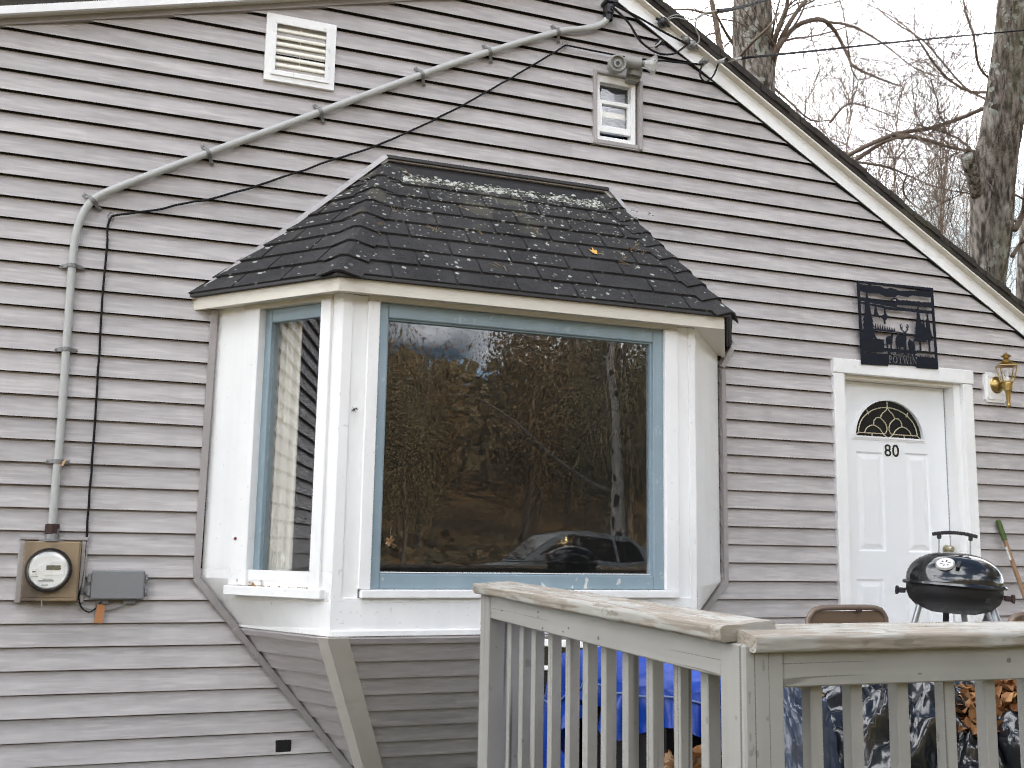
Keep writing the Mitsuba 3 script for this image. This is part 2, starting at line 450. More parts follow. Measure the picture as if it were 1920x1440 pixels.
# ------------------------------------------------------------------ ground
gx = np.concatenate([[-300, -150, -80], np.linspace(-40, 60, 60), [90, 160, 300]])
gy = np.concatenate([[-300, -220, -150, -110, -90, -75], np.linspace(-60, 60, 72), [90, 160, 300]])
gxx, gyy = np.meshgrid(gx, gy, indexing='ij')
gz = np.interp(gyy, [-300, -150, -90, -60, -20, -7, -1.0, 0.5, 60], [40, 26, 9.0, 1.6, 0.02, -0.08, 0.10, 0.16, 0.5]) + 0.03 * (meshkit.fbm(np.stack([gxx, gyy, gxx * 0], -1) * 0.4, 3) - 0.5)
gi, gj = np.meshgrid(np.arange(len(gx) - 1), np.arange(len(gy) - 1), indexing='ij')
m_ = len(gy)
gq = np.stack([gi * m_ + gj, (gi + 1) * m_ + gj, (gi + 1) * m_ + gj + 1, gi * m_ + gj + 1], -1).reshape(-1, 4)
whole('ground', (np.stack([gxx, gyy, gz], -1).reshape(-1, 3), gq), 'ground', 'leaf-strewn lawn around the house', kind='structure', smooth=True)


def groundz(y): return float(np.interp(y, [-300, -150, -90, -60, -20, -7, -1.0, 0.5, 60], [40, 26, 9.0, 1.6, 0.02, -0.08, 0.10, 0.16, 0.5]))


dv = []
for x in np.linspace(-30, 60, 31):
    for y in np.linspace(-23.0, -11.0, 13): dv.append([x, y + 0.3 * math.sin(x * 0.3), groundz(y) + 0.045])
di, dj = np.meshgrid(np.arange(30), np.arange(12), indexing='ij')
whole('driveway', (np.array(dv), np.stack([di * 13 + dj, (di + 1) * 13 + dj, (di + 1) * 13 + dj + 1, di * 13 + dj + 1], -1).reshape(-1, 4)), 'drive', 'pale gravel driveway in front of the house', kind='structure', smooth=True)

# ------------------------------------------------------------------ the house
HOUSE = thing('house', 'grey sided gabled house with a white bay window and a white front door', 'house')
PITCHP, Z0 = 0.1143, 4.2208
zL = lambda x: 4.332 + 0.272 * x            # underside of the left rake on the wall plane
zR = lambda x: 4.057 - 0.584 * (x - 4.5)    # lower edge of the right rake board
APX = 2.749; APZ = zL(APX)
XL, XR, ZB = -7.2, 7.1, 0.17
# the bay
D = 0.70
EAVE_Z, RIDGE_Z = 2.757, 3.684
FL, FR = 1.035, 3.06                        # front corners of the bay
WL, WR = 0.470, 3.644                       # where its sides meet the wall
BASE_Z = 0.995
baywall = [(0.41, EAVE_Z), (1.405, RIDGE_Z), (2.81, RIDGE_Z), (3.73, EAVE_Z), (3.644, 2.62), (WR, 1.243), (3.43, 0.995), (2.66, 0.10), (1.45, 0.10), (0.68, 0.995), (WL, 1.248), (0.477, 2.68)]
DX0, DX1 = 4.522, 5.721                     # outer edges of the door frame
wall = sg.Polygon([(XL, ZB), (XR, ZB), (XR, zR(XR)), (APX, APZ), (XL, zL(XL))])
a0 = atY(1112.7, 129, -0.03); a1 = atY(1203.6, 283, -0.03)
AW = (a0[0], a1[0], a1[2], a0[2])           # attic window: x0 x1 z0 z1
doorhole = sg.box(DX0 + 0.03, 0.0, DX1 - 0.03, 2.70)
atthole = sg.box(AW[0] + .015, AW[2] + .015, AW[1] - .015, AW[3] - .015)
cladding = wall.difference(sg.Polygon(baywall)).difference(doorhole).difference(atthole)

# backing wall and the shell of the house
part(HOUSE, 'wall', MB().prism(wall.difference(sg.box(0.62, 1.15, 3.5, 2.66)).difference(sg.box(DX0 + .06, 0.0, DX1 - .06, 2.69)).difference(atthole), (0, 0, 0), X, Z, Y, 0.015, 0.12), 'back')
shell = MB()
shell.box(XL, XL + .12, 0.12, 9.0, 0.0, zL(XL)); shell.box(XR - .12, XR, 0.12, 9.0, 0.0, zR(XR)); shell.box(XL, XR, 8.9, 9.0, 0, 2.6)
part(HOUSE, 'side_wall', shell, 'siding')
room = MB()
room.box(-1.5, 4.3, 3.9, 4.0, 0.3, 3.2); room.box(-1.5, 4.3, 0.13, 4.0, 0.28, 0.34); room.box(-1.5, 4.3, 0.13, 4.0, 2.95, 3.0)
room.box(-1.55, -1.5, 0.13, 4.0, 0.3, 3.0); room.box(4.3, 4.35, 0.13, 4.0, 0.3, 3.0)
part(HOUSE, 'living_room', room, 'room')
hall = MB(); hall.box(4.4, 6.0, 1.6, 1.7, 0.4, 3); hall.box(4.38, 4.42, .13, 1.7, .4, 3); hall.box(5.95, 6.0, .13, 1.7, .4, 3); hall.box(4.4, 6, .13, 1.7, 2.9, 3); hall.box(4.4, 6, .13, 1.7, .4, .5)
hall.box(AW[0] - .2, AW[1] + .2, 0.62, 0.66, AW[2] - .2, AW[3] + .2)
part(HOUSE, 'hallway', hall, 'room')


def wedge(poly, o, u, v, n, off):
    """A board cut to the polygon, whose face stands off the plane by off(v)."""
    o, u, v, n = (np.asarray(x, float) for x in (o, u, v, n))
    out = MB()
    for g in getattr(poly, 'geoms', [poly]):
        if not isinstance(g, sg.Polygon) or g.area < 4e-6: continue
        g = shapely.geometry.polygon.orient(g, 1.0)
        m = trimesh.creation.extrude_polygon(g, 1.0, engine='earcut')
        w = np.asarray(m.vertices); f = np.asarray(m.faces)
        if np.dot(np.cross(u, v), n) < 0: f = f[:, ::-1]
        d = np.where(w[:, 2] > 0.5, off(w[:, 1]), 0.0)
        out.add(o + w[:, 0:1] * u + w[:, 1:2] * v + d[:, None] * n, f)
    return out


def board(g, o, u, v, n, vb, pitch, base, butt):
    """A clapboard: a sloping face with a hollow behind its lower lip and a nailing strip set back above."""
    o, u, v, n = (np.asarray(x, float) for x in (o, u, v, n))
    out = MB()
    cut = vb + pitch * 0.93
    for lo, hi, mode in ((vb - 1, cut, 0), (cut, vb + pitch + 1, 1)):
        pc = g.intersection(sg.box(-50, lo, 50, hi))
        for q in getattr(pc, 'geoms', [pc]):
            if not isinstance(q, sg.Polygon) or q.area < 4e-6: continue
            m = trimesh.creation.extrude_polygon(sg.polygon.orient(q, 1.0), 1.0, engine='earcut')
            w = np.asarray(m.vertices); f = np.asarray(m.faces)
            if np.dot(np.cross(u, v), n) < 0: f = f[:, ::-1]
            t = np.clip((w[:, 1] - vb) / pitch, 0, 1)
            front = w[:, 2] > 0.5
            d = np.where(front, base + (butt * (1 - t) ** 0.85 if mode == 0 else -0.009), -0.013)
            vv = w[:, 1] + np.where(~front & (t < .02) & (mode == 0), 0.024, 0.0)
            out.add(o + w[:, 0:1] * u + vv[:, None] * v + d[:, None] * n, f)
    return out


def lap_siding(parent, name, o, u, v, n, poly, v0, pitch, joints, butt=0.028, mat='siding'):
    """Clapboards: one entry per board."""
    x0, y0, x1, y1 = poly.bounds
    k0 = math.floor((y0 - v0) / pitch)
    k = k0
    while v0 + k * pitch < y1:
        vb = v0 + k * pitch
        strip = poly.intersection(sg.box(x0 - 1, vb, x1 + 1, vb + pitch))
        cuts = [x0 - 1] + sorted(j for kk, j in joints if kk == k) + [x1 + 1]
        for a, b in zip(cuts[:-1], cuts[1:]):
            pc = strip.intersection(sg.box(a, vb - 1, b, vb + pitch + 1))
            for g in getattr(pc, 'geoms', [pc]):
                if not isinstance(g, sg.Polygon) or g.area < 3e-4: continue
                lap = 0.0016 if a > x0 else 0.0
                jit = 0.0012 * math.sin(k * 12.9898 + a * 7)
                part(parent, name, board(g, o, u, v, n, vb, pitch, 0.0025 + lap , butt), mat)
        k += 1


JP = [(138, 172), (138, 203), (239, 341), (239, 375), (50, 475), (50, 505), (33, 633), (33, 672), (918, 122), (1068, 252), (1068, 285), (1395, 362), (1395, 395), (1348, 480), (1348, 512), (1560, 447), (1560, 476),
      (1508, 618), (1508, 650), (1690, 583), (1085, 70), (1085, 100), (1700, 1090), (1460, 700), (1460, 735)]
joints = []
for px, py in JP:
    q = atY(px, py); joints.append((math.floor((q[2] - Z0) / PITCHP), q[0]))
r2 = random.Random(3)
for k in range(-36, 6, 2):
    jx = r2.uniform(-1.5, 6.8)
    if not any(abs(kk - k) < 3 and abs(j - jx) < 1.2 for kk, j in joints): joints += [(k, jx), (k + 1, jx)]
lap_siding(HOUSE, 'siding_board', (0, 0, 0), X, Z, -Y, cladding, Z0, PITCHP, joints)
part(HOUSE, 'starter_strip', B(XL, XR, -0.02, 0.004, ZB - .022, ZB - .002), 'plastic')
fd = MB(); fd.box(XL + .05, XR - .05, 0.0, 0.1, -0.6, ZB - .022); part(HOUSE, 'foundation', fd, 'greybox')

# roof, rakes
def slope_poly(z_of, xa, xb, lo, hi): return sg.Polygon([(xa, z_of(xa) + lo), (xb, z_of(xb) + lo), (xb, z_of(xb) + hi), (xa, z_of(xa) + hi)])


XE = 7.6
rr = sg.Polygon([(APX, APZ + .13), (XE, zR(XE) + .122), (XE, zR(XE) + .197), (APX, APZ + .23)])
rl = sg.Polygon([(XL - .4, zL(XL - .4) + .045), (APX, APZ + .045), (APX, APZ + .23), (XL - .4, zL(XL - .4) + .10)])
ROOF = part(HOUSE, 'roof', MB().prism(rr, (0, 0, 0), X, Z, Y, -0.095, 9.2).prism(rl, (0, 0, 0), X, Z, Y, -0.10, 9.2), 'roof')
part(HOUSE, 'rake_board', MB().prism(slope_poly(zR, APX, XE - .1, 0.0, 0.128), (0, 0, 0), X, Z, -Y, 0.0, 0.042), 'white', label='white board under the right roof slope')
part(HOUSE, 'rake_board', MB().prism(slope_poly(zL, XL - .4, APX, 0.0, 0.044), (0, 0, 0), X, Z, -Y, 0.082, 0.104), 'white', label='white board along the left roof edge')
part(HOUSE, 'soffit', MB().prism(slope_poly(zR, APX, XE - .1, 0.107, 0.121), (0, 0, 0), X, Z, -Y, 0.043, 0.094), 'fascia')
part(HOUSE, 'soffit', MB().prism(slope_poly(zL, XL - .4, APX, 0.004, 0.018), (0, 0, 0), X, Z, -Y, 0.036, 0.081), 'fascia')
part(HOUSE, 'edge_trim', MB().prism(slope_poly(zR, APX, XE - .1, -0.009, -0.0005), (0, 0, 0), X, Z, -Y, 0.0, 0.036), 'dark')
part(HOUSE, 'edge_trim', MB().prism(slope_poly(zL, XL - .4, APX, -0.030, 0.003), (0, 0, 0), X, Z, -Y, 0.0, 0.038), 'trim')
dpe = MB(); 
for k in range(46):
    xx = 2.9 + k * 0.105
    if xx > XE - .12: break
    dpe.prism(slope_poly(zR, xx, xx + .098 + .01 * (k % 3), 0.160 + .004 * (k % 2), 0.203 + .003 * (k % 3)), (0, 0, 0), X, Z, -Y, 0.08, 0.1 + .006 * ((k * 7) % 3))
part(HOUSE, 'shingle_edge', dpe, 'roof', kind='stuff')

# ------------------------------------------------------------------ bay window
sL = norm([FL - WL, -D, 0]); lenL = math.hypot(FL - WL, D)
sR = norm([WR - FR, D, 0]); lenR = math.hypot(WR - FR, D)
nL = norm(np.cross(sL, Z)); nL = nL if nL[1] < 0 else -nL        # outward normals
nR = norm(np.cross(sR, Z)); nR = nR if nR[1] < 0 else -nR
OL, OF, OR_ = np.array([WL, 0, 0]), np.array([FL, -D, 0]), np.array([FR, -D, 0])
ZT = 2.69


def face(mb, side, s0, s1, z0, z1, d0, d1, c=0.0):
    """A board on a face of the bay: s along the face, d outward."""
    o, s, n = {'L': (OL, sL, nL), 'F': (OF, X, -Y), 'R': (OR_, sR, nR)}[side]
    return mb.obox(o + s * (s0 + s1) / 2 + Z * (z0 + z1) / 2 + n * (d0 + d1) / 2, s, n, Z, (s1 - s0) / 2, (d1 - d0) / 2, (z1 - z0) / 2, c)


LF = FR - FL
wx = lambda x: x - FL
# front window
part(HOUSE, 'bay_panel', face(MB(), 'F', 0.0, wx(1.085), 1.157, ZT, -.05, 0.0, .002), 'white')
part(HOUSE, 'bay_panel', face(MB(), 'F', wx(1.0855), wx(1.165), 1.157, ZT, -.05, -0.012), 'white')
part(HOUSE, 'bay_casing', face(MB(), 'F', wx(1.163), wx(1.222), 1.219, 2.664, -.05, 0.014, .003), 'white')
part(HOUSE, 'bay_casing', face(MB(), 'F', wx(2.862), wx(2.945), 1.219, 2.664, -.05, 0.014, .003), 'white')
part(HOUSE, 'bay_panel', face(MB(), 'F', wx(2.9455), wx(3.02), 1.157, ZT, -.05, -0.010), 'white')
part(HOUSE, 'bay_panel', face(MB(), 'F', wx(3.0205), LF, 1.157, ZT, -.05, 0.0, .002), 'white')
part(HOUSE, 'bay_head', face(MB(), 'F', wx(1.163), wx(2.945), 2.666, ZT, -.05, 0.008), 'fascia')
SILL = part(HOUSE, 'window_sill', face(MB(), 'F', wx(1.175), wx(2.935), 1.176, 1.217, -.08, 0.03, .004), 'white')
fr = MB()
face(fr, 'F', wx(1.223), wx(1.272), 1.219, 2.664, -.075, -0.012, .004); face(fr, 'F', wx(2.80), wx(2.861), 1.219, 2.664, -.075, -0.012, .004)
face(fr, 'F', wx(1.273), wx(2.799), 2.588, 2.664, -.075, -0.0125, .004); face(fr, 'F', wx(1.273), wx(2.799), 1.219, 1.292, -.075, -0.0125, .004)
BW = part(HOUSE, 'bay_window', fr, 'blue', label='wide front window of the bay in a peeling blue frame')
inn = MB()
face(inn, 'F', wx(1.272), wx(1.278), 1.292, 2.588, -.074, -0.030); face(inn, 'F', wx(2.788), wx(2.80), 1.292, 2.588, -.074, -0.030)
face(inn, 'F', wx(1.278), wx(2.788), 1.292, 1.298, -.074, -0.030); face(inn, 'F', wx(1.278), wx(2.788), 2.580, 2.588, -.074, -0.030)
part(BW, 'inner_frame', inn, 'blue')


def wavy_pane(o, s, n, s0, s1, z0, z1, d, amp, seed, ns=60, nz=60):
    ss, zz = np.meshgrid(np.linspace(s0, s1, ns), np.linspace(z0, z1, nz), indexing='ij')
    q = np.stack([ss * 2.2, zz * 1.6, ss * 0 + seed], -1)
    w = amp * (meshkit.fbm(q, 2, seed) - 0.5) + amp * 0.006 * (meshkit.noise(np.stack([ss * 26, zz * 9, ss * 0], -1), seed) - .5)
    v = np.asarray(o) + ss[..., None] * s + zz[..., None] * Z + (d + w)[..., None] * n
    i, j = np.meshgrid(np.arange(ns - 1), np.arange(nz - 1), indexing='ij')
    return v.reshape(-1, 3), np.stack([i * nz + j, (i + 1) * nz + j, (i + 1) * nz + j + 1, i * nz + j + 1], -1).reshape(-1, 4)


part(BW, 'pane', wavy_pane(OF, X, -Y, wx(1.276), wx(2.79), 1.296, 2.582, -.05, 0.0016, 3, 90, 90), 'pane', smooth=True)
# putty line
pt = MB(); face(pt, 'F', wx(1.278), wx(2.788), 1.2985, 1.3025, -.049, -0.026); part(BW, 'putty', pt, 'white')
# left window
part(HOUSE, 'bay_side_panel', face(MB(), 'L', 0.015, 0.2245, 1.252, ZT, -.03, 0.0), 'white')
part(HOUSE, 'bay_casing', face(MB(), 'L', 0.225, 0.345, 1.219, 2.664, -.05, 0.018, .003), 'white')
part(HOUSE, 'bay_casing', face(MB(), 'L', 0.765, 0.832, 1.19, 2.664, -.06, 0.018, .003), 'white')
part(HOUSE, 'bay_side_panel', face(MB(), 'L', 0.8325, lenL - .001, 1.157, ZT, -.03, 0.0), 'white')
part(HOUSE, 'bay_head', face(MB(), 'L', 0.225, 0.832, 2.6645, ZT, -.05, 0.010), 'fascia')
part(HOUSE, 'window_sill', face(MB(), 'L', 0.21, 0.857, 1.168, 1.2165, -.08, 0.036, .004), 'white')
fs = MB()
face(fs, 'L', 0.346, 0.388, 1.218, 2.663, -.09, -0.03, .003); face(fs, 'L', 0.728, 0.764, 1.218, 2.663, -.09, -0.03, .003)
face(fs, 'L', 0.389, 0.727, 2.592, 2.663, -.09, -0.031, .003); face(fs, 'L', 0.389, 0.727, 1.218, 1.268, -.09, -0.031, .003)
SW = part(HOUSE, 'side_window', fs, 'blue', label='narrow left side window of the bay with a curtain behind it')
sp_ = norm(sL + nL * .052); np_ = norm(np.cross(sp_, Z)); np_ = np_ if np_[1] < 0 else -np_
part(SW, 'pane', wavy_pane(OL - nL * .078, sp_, np_, 0.386, 0.730, 1.266, 2.594, 0, 0.001, 5, 24, 50), 'pane', smooth=True)
# curtain behind the side window
cs, cz = np.linspace(0.30, 0.565, 70), np.linspace(1.15, 2.7, 12)
cv = np.array([[OL + sL * (s - .04) + nL * (-.12 + 0.012 * math.sin(s * 150 + .3 * math.sin(z * 2)) + .006 * math.sin(s * 61 + z)) + Z * z for z in cz] for s in cs])
ci, cj = np.meshgrid(np.arange(69), np.arange(11), indexing='ij')
part(SW, 'curtain', (cv.reshape(-1, 3), np.stack([ci * 12 + cj, (ci + 1) * 12 + cj, (ci + 1) * 12 + cj + 1, ci * 12 + cj + 1], -1).reshape(-1, 4)), 'curtain', smooth=True)
# right side (seen at a grazing angle)
part(HOUSE, 'bay_side_panel', face(MB(), 'R', 0.001, lenR - .015, 1.235, ZT, -.03, 0.0), 'white')
# aprons under the sills and the drip edge
part(HOUSE, 'bay_apron', face(MB(), 'F', 0, LF, BASE_Z + .02, 1.1755, -.04, -0.001), 'white')
part(HOUSE, 'bay_drip_edge', face(MB(), 'F', 0, LF, BASE_Z, 1.019, -.04, 0.010), 'white')
for (W0, W1, O, s, n, ln, nm) in ((np.array([WL, 0, 1.248]), np.array([.68, 0, BASE_Z]), OL, sL, nL, lenL, 'L'), (np.array([WR, 0, 1.243]), np.array([3.43, 0, BASE_Z]), OR_, sR, nR, lenR, 'R')):
    K = np.array([FL if nm == 'L' else FR, -D, BASE_Z])
    rows_ = [(W0 + Z * .05, K + Z * .305), (W0 + Z * .004, K + Z * .255)] + [(W0 * (1 - t) + W1 * t, K + Z * (.255 * (1 - t))) for t in np.linspace(0, 1, 10)]
    v = np.array([a_ * (1 - q) + b_ * q for a_, b_ in rows_ for q in np.linspace(0, 1, 10)]) + n * .0008
    i_, j_ = np.meshgrid(np.arange(len(rows_) - 1), np.arange(9), indexing='ij')
    part(HOUSE, 'bay_side_apron', (v, np.stack([i_ * 10 + j_, i_ * 10 + j_ + 1, (i_ + 1) * 10 + j_ + 1, (i_ + 1) * 10 + j_], -1).reshape(-1, 4)), 'white', smooth=True)
    mb = MB(); e0, e1 = W1, K; mb.bar(e0 + Z * .0125 + n * .004, e1 + Z * .0125 + n * .004, .025, .010, Z)
    part(HOUSE, 'bay_drip_edge', mb, 'white')
bf = MB(); bf.prism(sg.Polygon([(.5, -.02), (.70, -.02), (FL + .01, -D + .02), (FR - .01, -D + .02), (3.42, -.02), (3.6, -.02)]), (0, 0, 1.13), X, Y, Z, -.01, .03)
part(HOUSE, 'bay_floor', bf, 'room')
bc = MB(); bc.prism(sg.Polygon([(WL, -.01), (FL, -D), (FR, -D), (WR, -.01)]), (0, 0, ZT), X, Y, Z, 0.001, .03); part(HOUSE, 'bay_ceiling', bc, 'room')

# eave: soffit and fascia
EO = 0.10
def eave_poly(off):
    nl, nr = nL[:2], nR[:2]
    # lines: left face offset, front offset, right offset
    def inter(p, d, q, e):
        A = np.array([[d[0], -e[0]], [d[1], -e[1]]]); t = np.linalg.solve(A, np.array(q) - np.array(p)); return np.array(p) + t[0] * np.array(d)
    pl, pf, pr = OL[:2] + nl * off, OF[:2] + np.array([0, -off]), OR_[:2] + nr * off
    cl = inter(pl, sL[:2], pf, (1, 0)); cr = inter(pr, sR[:2], pf, (1, 0))
    wl_ = inter(pl, sL[:2], (0, 0), (1, 0)); wr_ = inter(pr, sR[:2], (0, 0), (1, 0))
    return wl_, cl, cr, wr_


E1 = eave_poly(EO); E2 = eave_poly(EO - .022)
E1 = (E1[0], E1[1], np.array([3.195, E1[1][1]]), np.array([3.700, 0.0])); E2 = (E2[0], E2[1], np.array([3.172, E2[1][1]]), np.array([3.672, 0.0]))
part(HOUSE, 'bay_soffit', MB().prism(sg.Polygon([tuple(p) for p in E2] + [(WR, 0), (FR, -D), (FL, -D), (WL, 0)]), (0, 0, 0), X, Y, Z, 2.690, 2.70), 'fascia')
for i in range(3):
    a, b, c_, d_ = E1[i], E1[i + 1], E2[i + 1], E2[i]
    v = [[*a, 2.678], [*b, 2.678], [*c_, 2.678], [*d_, 2.678], [*a, EAVE_Z - .006], [*b, EAVE_Z - .006], [*c_, EAVE_Z - .006], [*d_, EAVE_Z - .006]]
    part(HOUSE, 'bay_fascia', hullmesh(v), 'fascia')

# bay roof planes
E3 = eave_poly(EO + .022); E3 = (E3[0], E3[1], np.array([3.222, E3[1][1]]), np.array([3.735, 0.0]))
ew_l, ec_l, ec_r, ew_r = [np.array([*p, EAVE_Z]) for p in E3]
rg_l, rg_r = np.array([1.405, 0, RIDGE_Z]), np.array([2.81, 0, RIDGE_Z])
roofs = {'L': (ew_l, ec_l, rg_l, rg_l), 'F': (ec_l, ec_r, rg_r, rg_l), 'R': (ec_r, ew_r, rg_r, rg_r)}
mat_sh = ['shingle']
EXPO = 0.139
for nm, (a, b, c_, d_) in roofs.items():
    u = norm(b - a); n = norm(np.cross(b - a, c_ - a)); n = n if n[2] > 0 else -n
    v = np.cross(n, u); v = v if v[2] > 0 else -v
    to = lambda q: (np.dot(q - a, u), np.dot(q - a, v))
    poly = sg.Polygon([to(a), to(b), to(c_), to(d_)]) if nm == 'F' else sg.Polygon([to(a), to(b), to(c_)])
    part(HOUSE, 'bay_roof_deck', MB().prism(poly, a, u, v, n, -.02, 0.0), 'membrane')
    top = to(c_)[1]
    shp = poly.intersection(sg.box(-5, 0, 5, top - (0.155 if nm == 'F' else .10)))
    rows = int(top / EXPO) + 1
    rj = random.Random(11)
    for r in range(rows):
        vb = r * EXPO
        off = (r % 2) * 0.168 + rj.uniform(-.02, .02) + (0.07 if nm == 'L' else 0)
        x = -0.4 + off
        while x < 3.0:
            jit = rj.uniform(-.004, .004)
            lift = rj.uniform(0, .003)
            tab = sg.Polygon([(x + .004, vb + jit), (x + .11, vb + jit * .5 + rj.uniform(-.002, .002)), (x + .22, vb - jit * .5 + rj.uniform(-.002, .002)), (x + .331, vb - jit + rj.uniform(-.002, .002)), (x + .331, vb + EXPO + .006), (x + .004, vb + EXPO + .006)])
            pc = shp.intersection(tab)
            for g in getattr(pc, 'geoms', [pc]):
                if isinstance(g, sg.Polygon) and g.area > 2e-4:
                    part(HOUSE, 'roof_shingle', wedge(g, a, u, v, n, lambda w: 0.003 + (0.0125 + lift) * np.clip(1 - (w - vb) / EXPO, 0, 1)), 'shingle')
            x += .341
# hip caps
def hip(e0, e1, left, right, nl, nr, count):
    ax = norm(e1 - e0); L = np.linalg.norm(e1 - e0)
    up = norm(nl + nr)
    wl_ = norm(np.cross(nl, ax)); wl_ = wl_ if np.dot(wl_, left - e0) > 0 else -wl_
    wr_ = norm(np.cross(nr, ax)); wr_ = wr_ if np.dot(wr_, right - e0) > 0 else -wr_
    step = (L - .07) / count; w = 0.118
    rh = random.Random(5)
    for i in range(count):
        t0 = i * step - .004; t1 = min(L, (i + 1) * step + .03)
        w0 = w + rh.uniform(-.006, .006); h0, h1 = 0.024 + rh.uniform(0, .004), 0.010
        p0, p1 = e0 + ax * t0, e0 + ax * t1
        pts = []
        for p, h in ((p0, h0), (p1, h1)):
            pts += [p + wl_ * w0 + nl * (h - .005), p + wl_ * .02 + up * (h + .006), p + wr_ * .02 + up * (h + .006), p + wr_ * w0 + nr * (h - .005),
                    p + wr_ * w0 + nr * (h - .010), p + wr_ * .02 + up * (h - .006), p + wl_ * .02 + up * (h - .006), p + wl_ * w0 + nl * (h - .010)]
        pts = np.array(pts)
        f = [[k, (k + 1) % 8, 8 + (k + 1) % 8, 8 + k] for k in range(8)] + [[0, 1, 6, 7], [1, 2, 5, 6], [2, 3, 4, 5]] + [[8, 15, 14, 9], [9, 14, 13, 10], [10, 13, 12, 11]]
        m = trimesh.Trimesh(pts, np.vstack([[q[0], q[1], q[2]] for q in f] + [[q[0], q[2], q[3]] for q in f]), process=False)
        trimesh.repair.fix_normals(m)
        part(HOUSE, 'hip_shingle', m, 'shingle')


def pn(a, b, c_):
    n = norm(np.cross(b - a, c_ - a)); return n if n[2] > 0 else -n


nLr, nFr, nRr = pn(ew_l, ec_l, rg_l), pn(ec_l, ec_r, rg_r), pn(ec_r, ew_r, rg_r)
hip(ec_l, rg_l, ew_l, ec_r, nLr, nFr, 8)
hip(ec_r, rg_r, ec_l, ew_r, nFr, nRr, 9)
# drip edge under the shingles
for a, b in ((ew_l, ec_l), (ec_l, ec_r), (ec_r, ew_r)):
    part(HOUSE, 'bay_roof_edge', MB().bar(a - Z * .004, b - Z * .004, .014, .012, Z), 'membrane')
# flashing where the bay roof meets the wall
def strip(mb, p0, p1, w, d, out=-Y, c=0.0015, y=0.0, ext=0.0):
    """A flat strip on the wall plane from p0 to p1, standing d proud."""
    p0, p1 = np.array([p0[0], y - d / 2, p0[1]]), np.array([p1[0], y - d / 2, p1[1]])
    a = norm(p1 - p0); return mb.bar(p0, p1, w, d, np.cross(a, Y), c, ext)


part(HOUSE, 'roof_flashing', strip(MB(), (0.376, 2.774), (1.384, 3.703), .030, .046), 'alu')
part(HOUSE, 'roof_flashing', strip(MB(), (2.842, 3.70), (3.745, 2.79), .026, .046), 'alu')
part(HOUSE, 'roof_flashing', strip(MB(), (1.385, 3.702), (2.838, 3.702), .020, .040), 'membrane')
# lichen crust and moss along the top of the bay roof
lc = MB(); lr = np.random.default_rng(21)
u = norm(ec_r - ec_l); v = norm(rg_l - ec_l - u * np.dot(rg_l - ec_l, u)); n = nFr
htop = np.dot(rg_l - ec_l, v); s_left = np.dot(rg_l - ec_l, u)
ico = trimesh.creation.icosphere(1, 1.0)
for i in range(900):
    t = lr.random()
    if i < 700:
        s = s_left + .05 + t * 1.30; w9 = float(meshkit.fbm(np.array([s * 6.0, 0.5, 0.2]), 3, 3)); vv = htop - .150 - (w9 * .07) + lr.normal(0, .008 + .034 * w9); r = lr.uniform(.003, .015) * (.35 + 1.1 * w9)
        if w9 < .40 and lr.random() < .7: continue
    else:
        s = s_left - .25 * lr.random() + t * 1.75; vv = htop - .18 - lr.exponential(.11); r = lr.uniform(.003, .009)
    if vv < .1: continue
    iv = np.asarray(ico.vertices) * (1 + .5 * (meshkit.noise(np.asarray(ico.vertices) * 2.1 + i, i) - .5)[:, None])
    ctr = ec_l + u * s + v * vv + n * .010
    lc.add(ctr + r * (iv[:, :1] * u * lr.uniform(.8, 1.5) + iv[:, 1:2] * v + iv[:, 2:3] * n * (.36 if i < 700 else .2)), np.asarray(ico.faces))
part(HOUSE, 'lichen', lc, 'lichen', smooth=True, kind='stuff')
# trim channels around the bay on the wall
part(HOUSE, 'bay_trim', strip(MB(), (0.462, 2.682), (0.452, 1.248), .036,.046), 'trim')
part(HOUSE, 'bay_trim', strip(MB(), (0.462, 2.690), (0.405, 2.755), .030, .030), 'trim')
part(HOUSE, 'bay_trim', strip(MB(), (3.660, 2.60), (3.662, 1.243), .030,.046), 'trim')
part(HOUSE, 'bay_trim', strip(MB(), (3.660, 2.612), (3.735, 2.745), .034, .036), 'trim')
part(HOUSE, 'bay_trim', strip(MB(), (0.446, 1.250), (0.667, 0.990), .036,.046), 'trim')
part(HOUSE, 'bay_trim', strip(MB(), (0.664, 0.988), (1.43, 0.094), .032, .056), 'trim')
part(HOUSE, 'bay_trim', strip(MB(), (3.664, 1.245), (3.443, 0.992), .036,.046), 'trim')
part(HOUSE, 'bay_trim', strip(MB(), (3.442, 0.986), (2.68, 0.098), .030, .056), 'trim')
# tapering underside of the bay, clad like the wall
FTL, FTR = np.array([1.45, 0, .10]), np.array([2.66, 0, .10])
for a, b, c_, d_, nm in ((np.array([FL, -D, BASE_Z]), np.array([FR, -D, BASE_Z]), FTR, FTL, 'front'), (np.array([.68, 0, BASE_Z]), np.array([FL, -D, BASE_Z]), FTL, None, 'left'), (np.array([FR, -D, BASE_Z]), np.array([3.43, 0, BASE_Z]), FTR, None, 'right')):
    u = norm(b - a); n = norm(np.cross(b - a, c_ - a)); n = n if n[2] < 0 else -n
    v = np.cross(n, u); v = v if v[2] > 0 else -v
    pts = [a, b, c_] + ([d_] if d_ is not None else [])
    poly = sg.Polygon([(np.dot(q - a, u), np.dot(q - a, v)) for q in pts]).buffer(0)
    part(HOUSE, 'bay_underside', MB().prism(poly, a, u, v, n, -.03, -.013), 'back')
    lap_siding(HOUSE, 'underside_board', a, u, v, n, poly.buffer(-.004), -.035, PITCHP * (1.0 if nm == 'front' else .95), [], butt=.017)
kf = np.array([FL, -D, BASE_Z]); ax = norm(FTL - kf)
nf_ = norm(np.cross(X, FTL - kf)); nf_ = nf_ if nf_[2] < 0 else -nf_
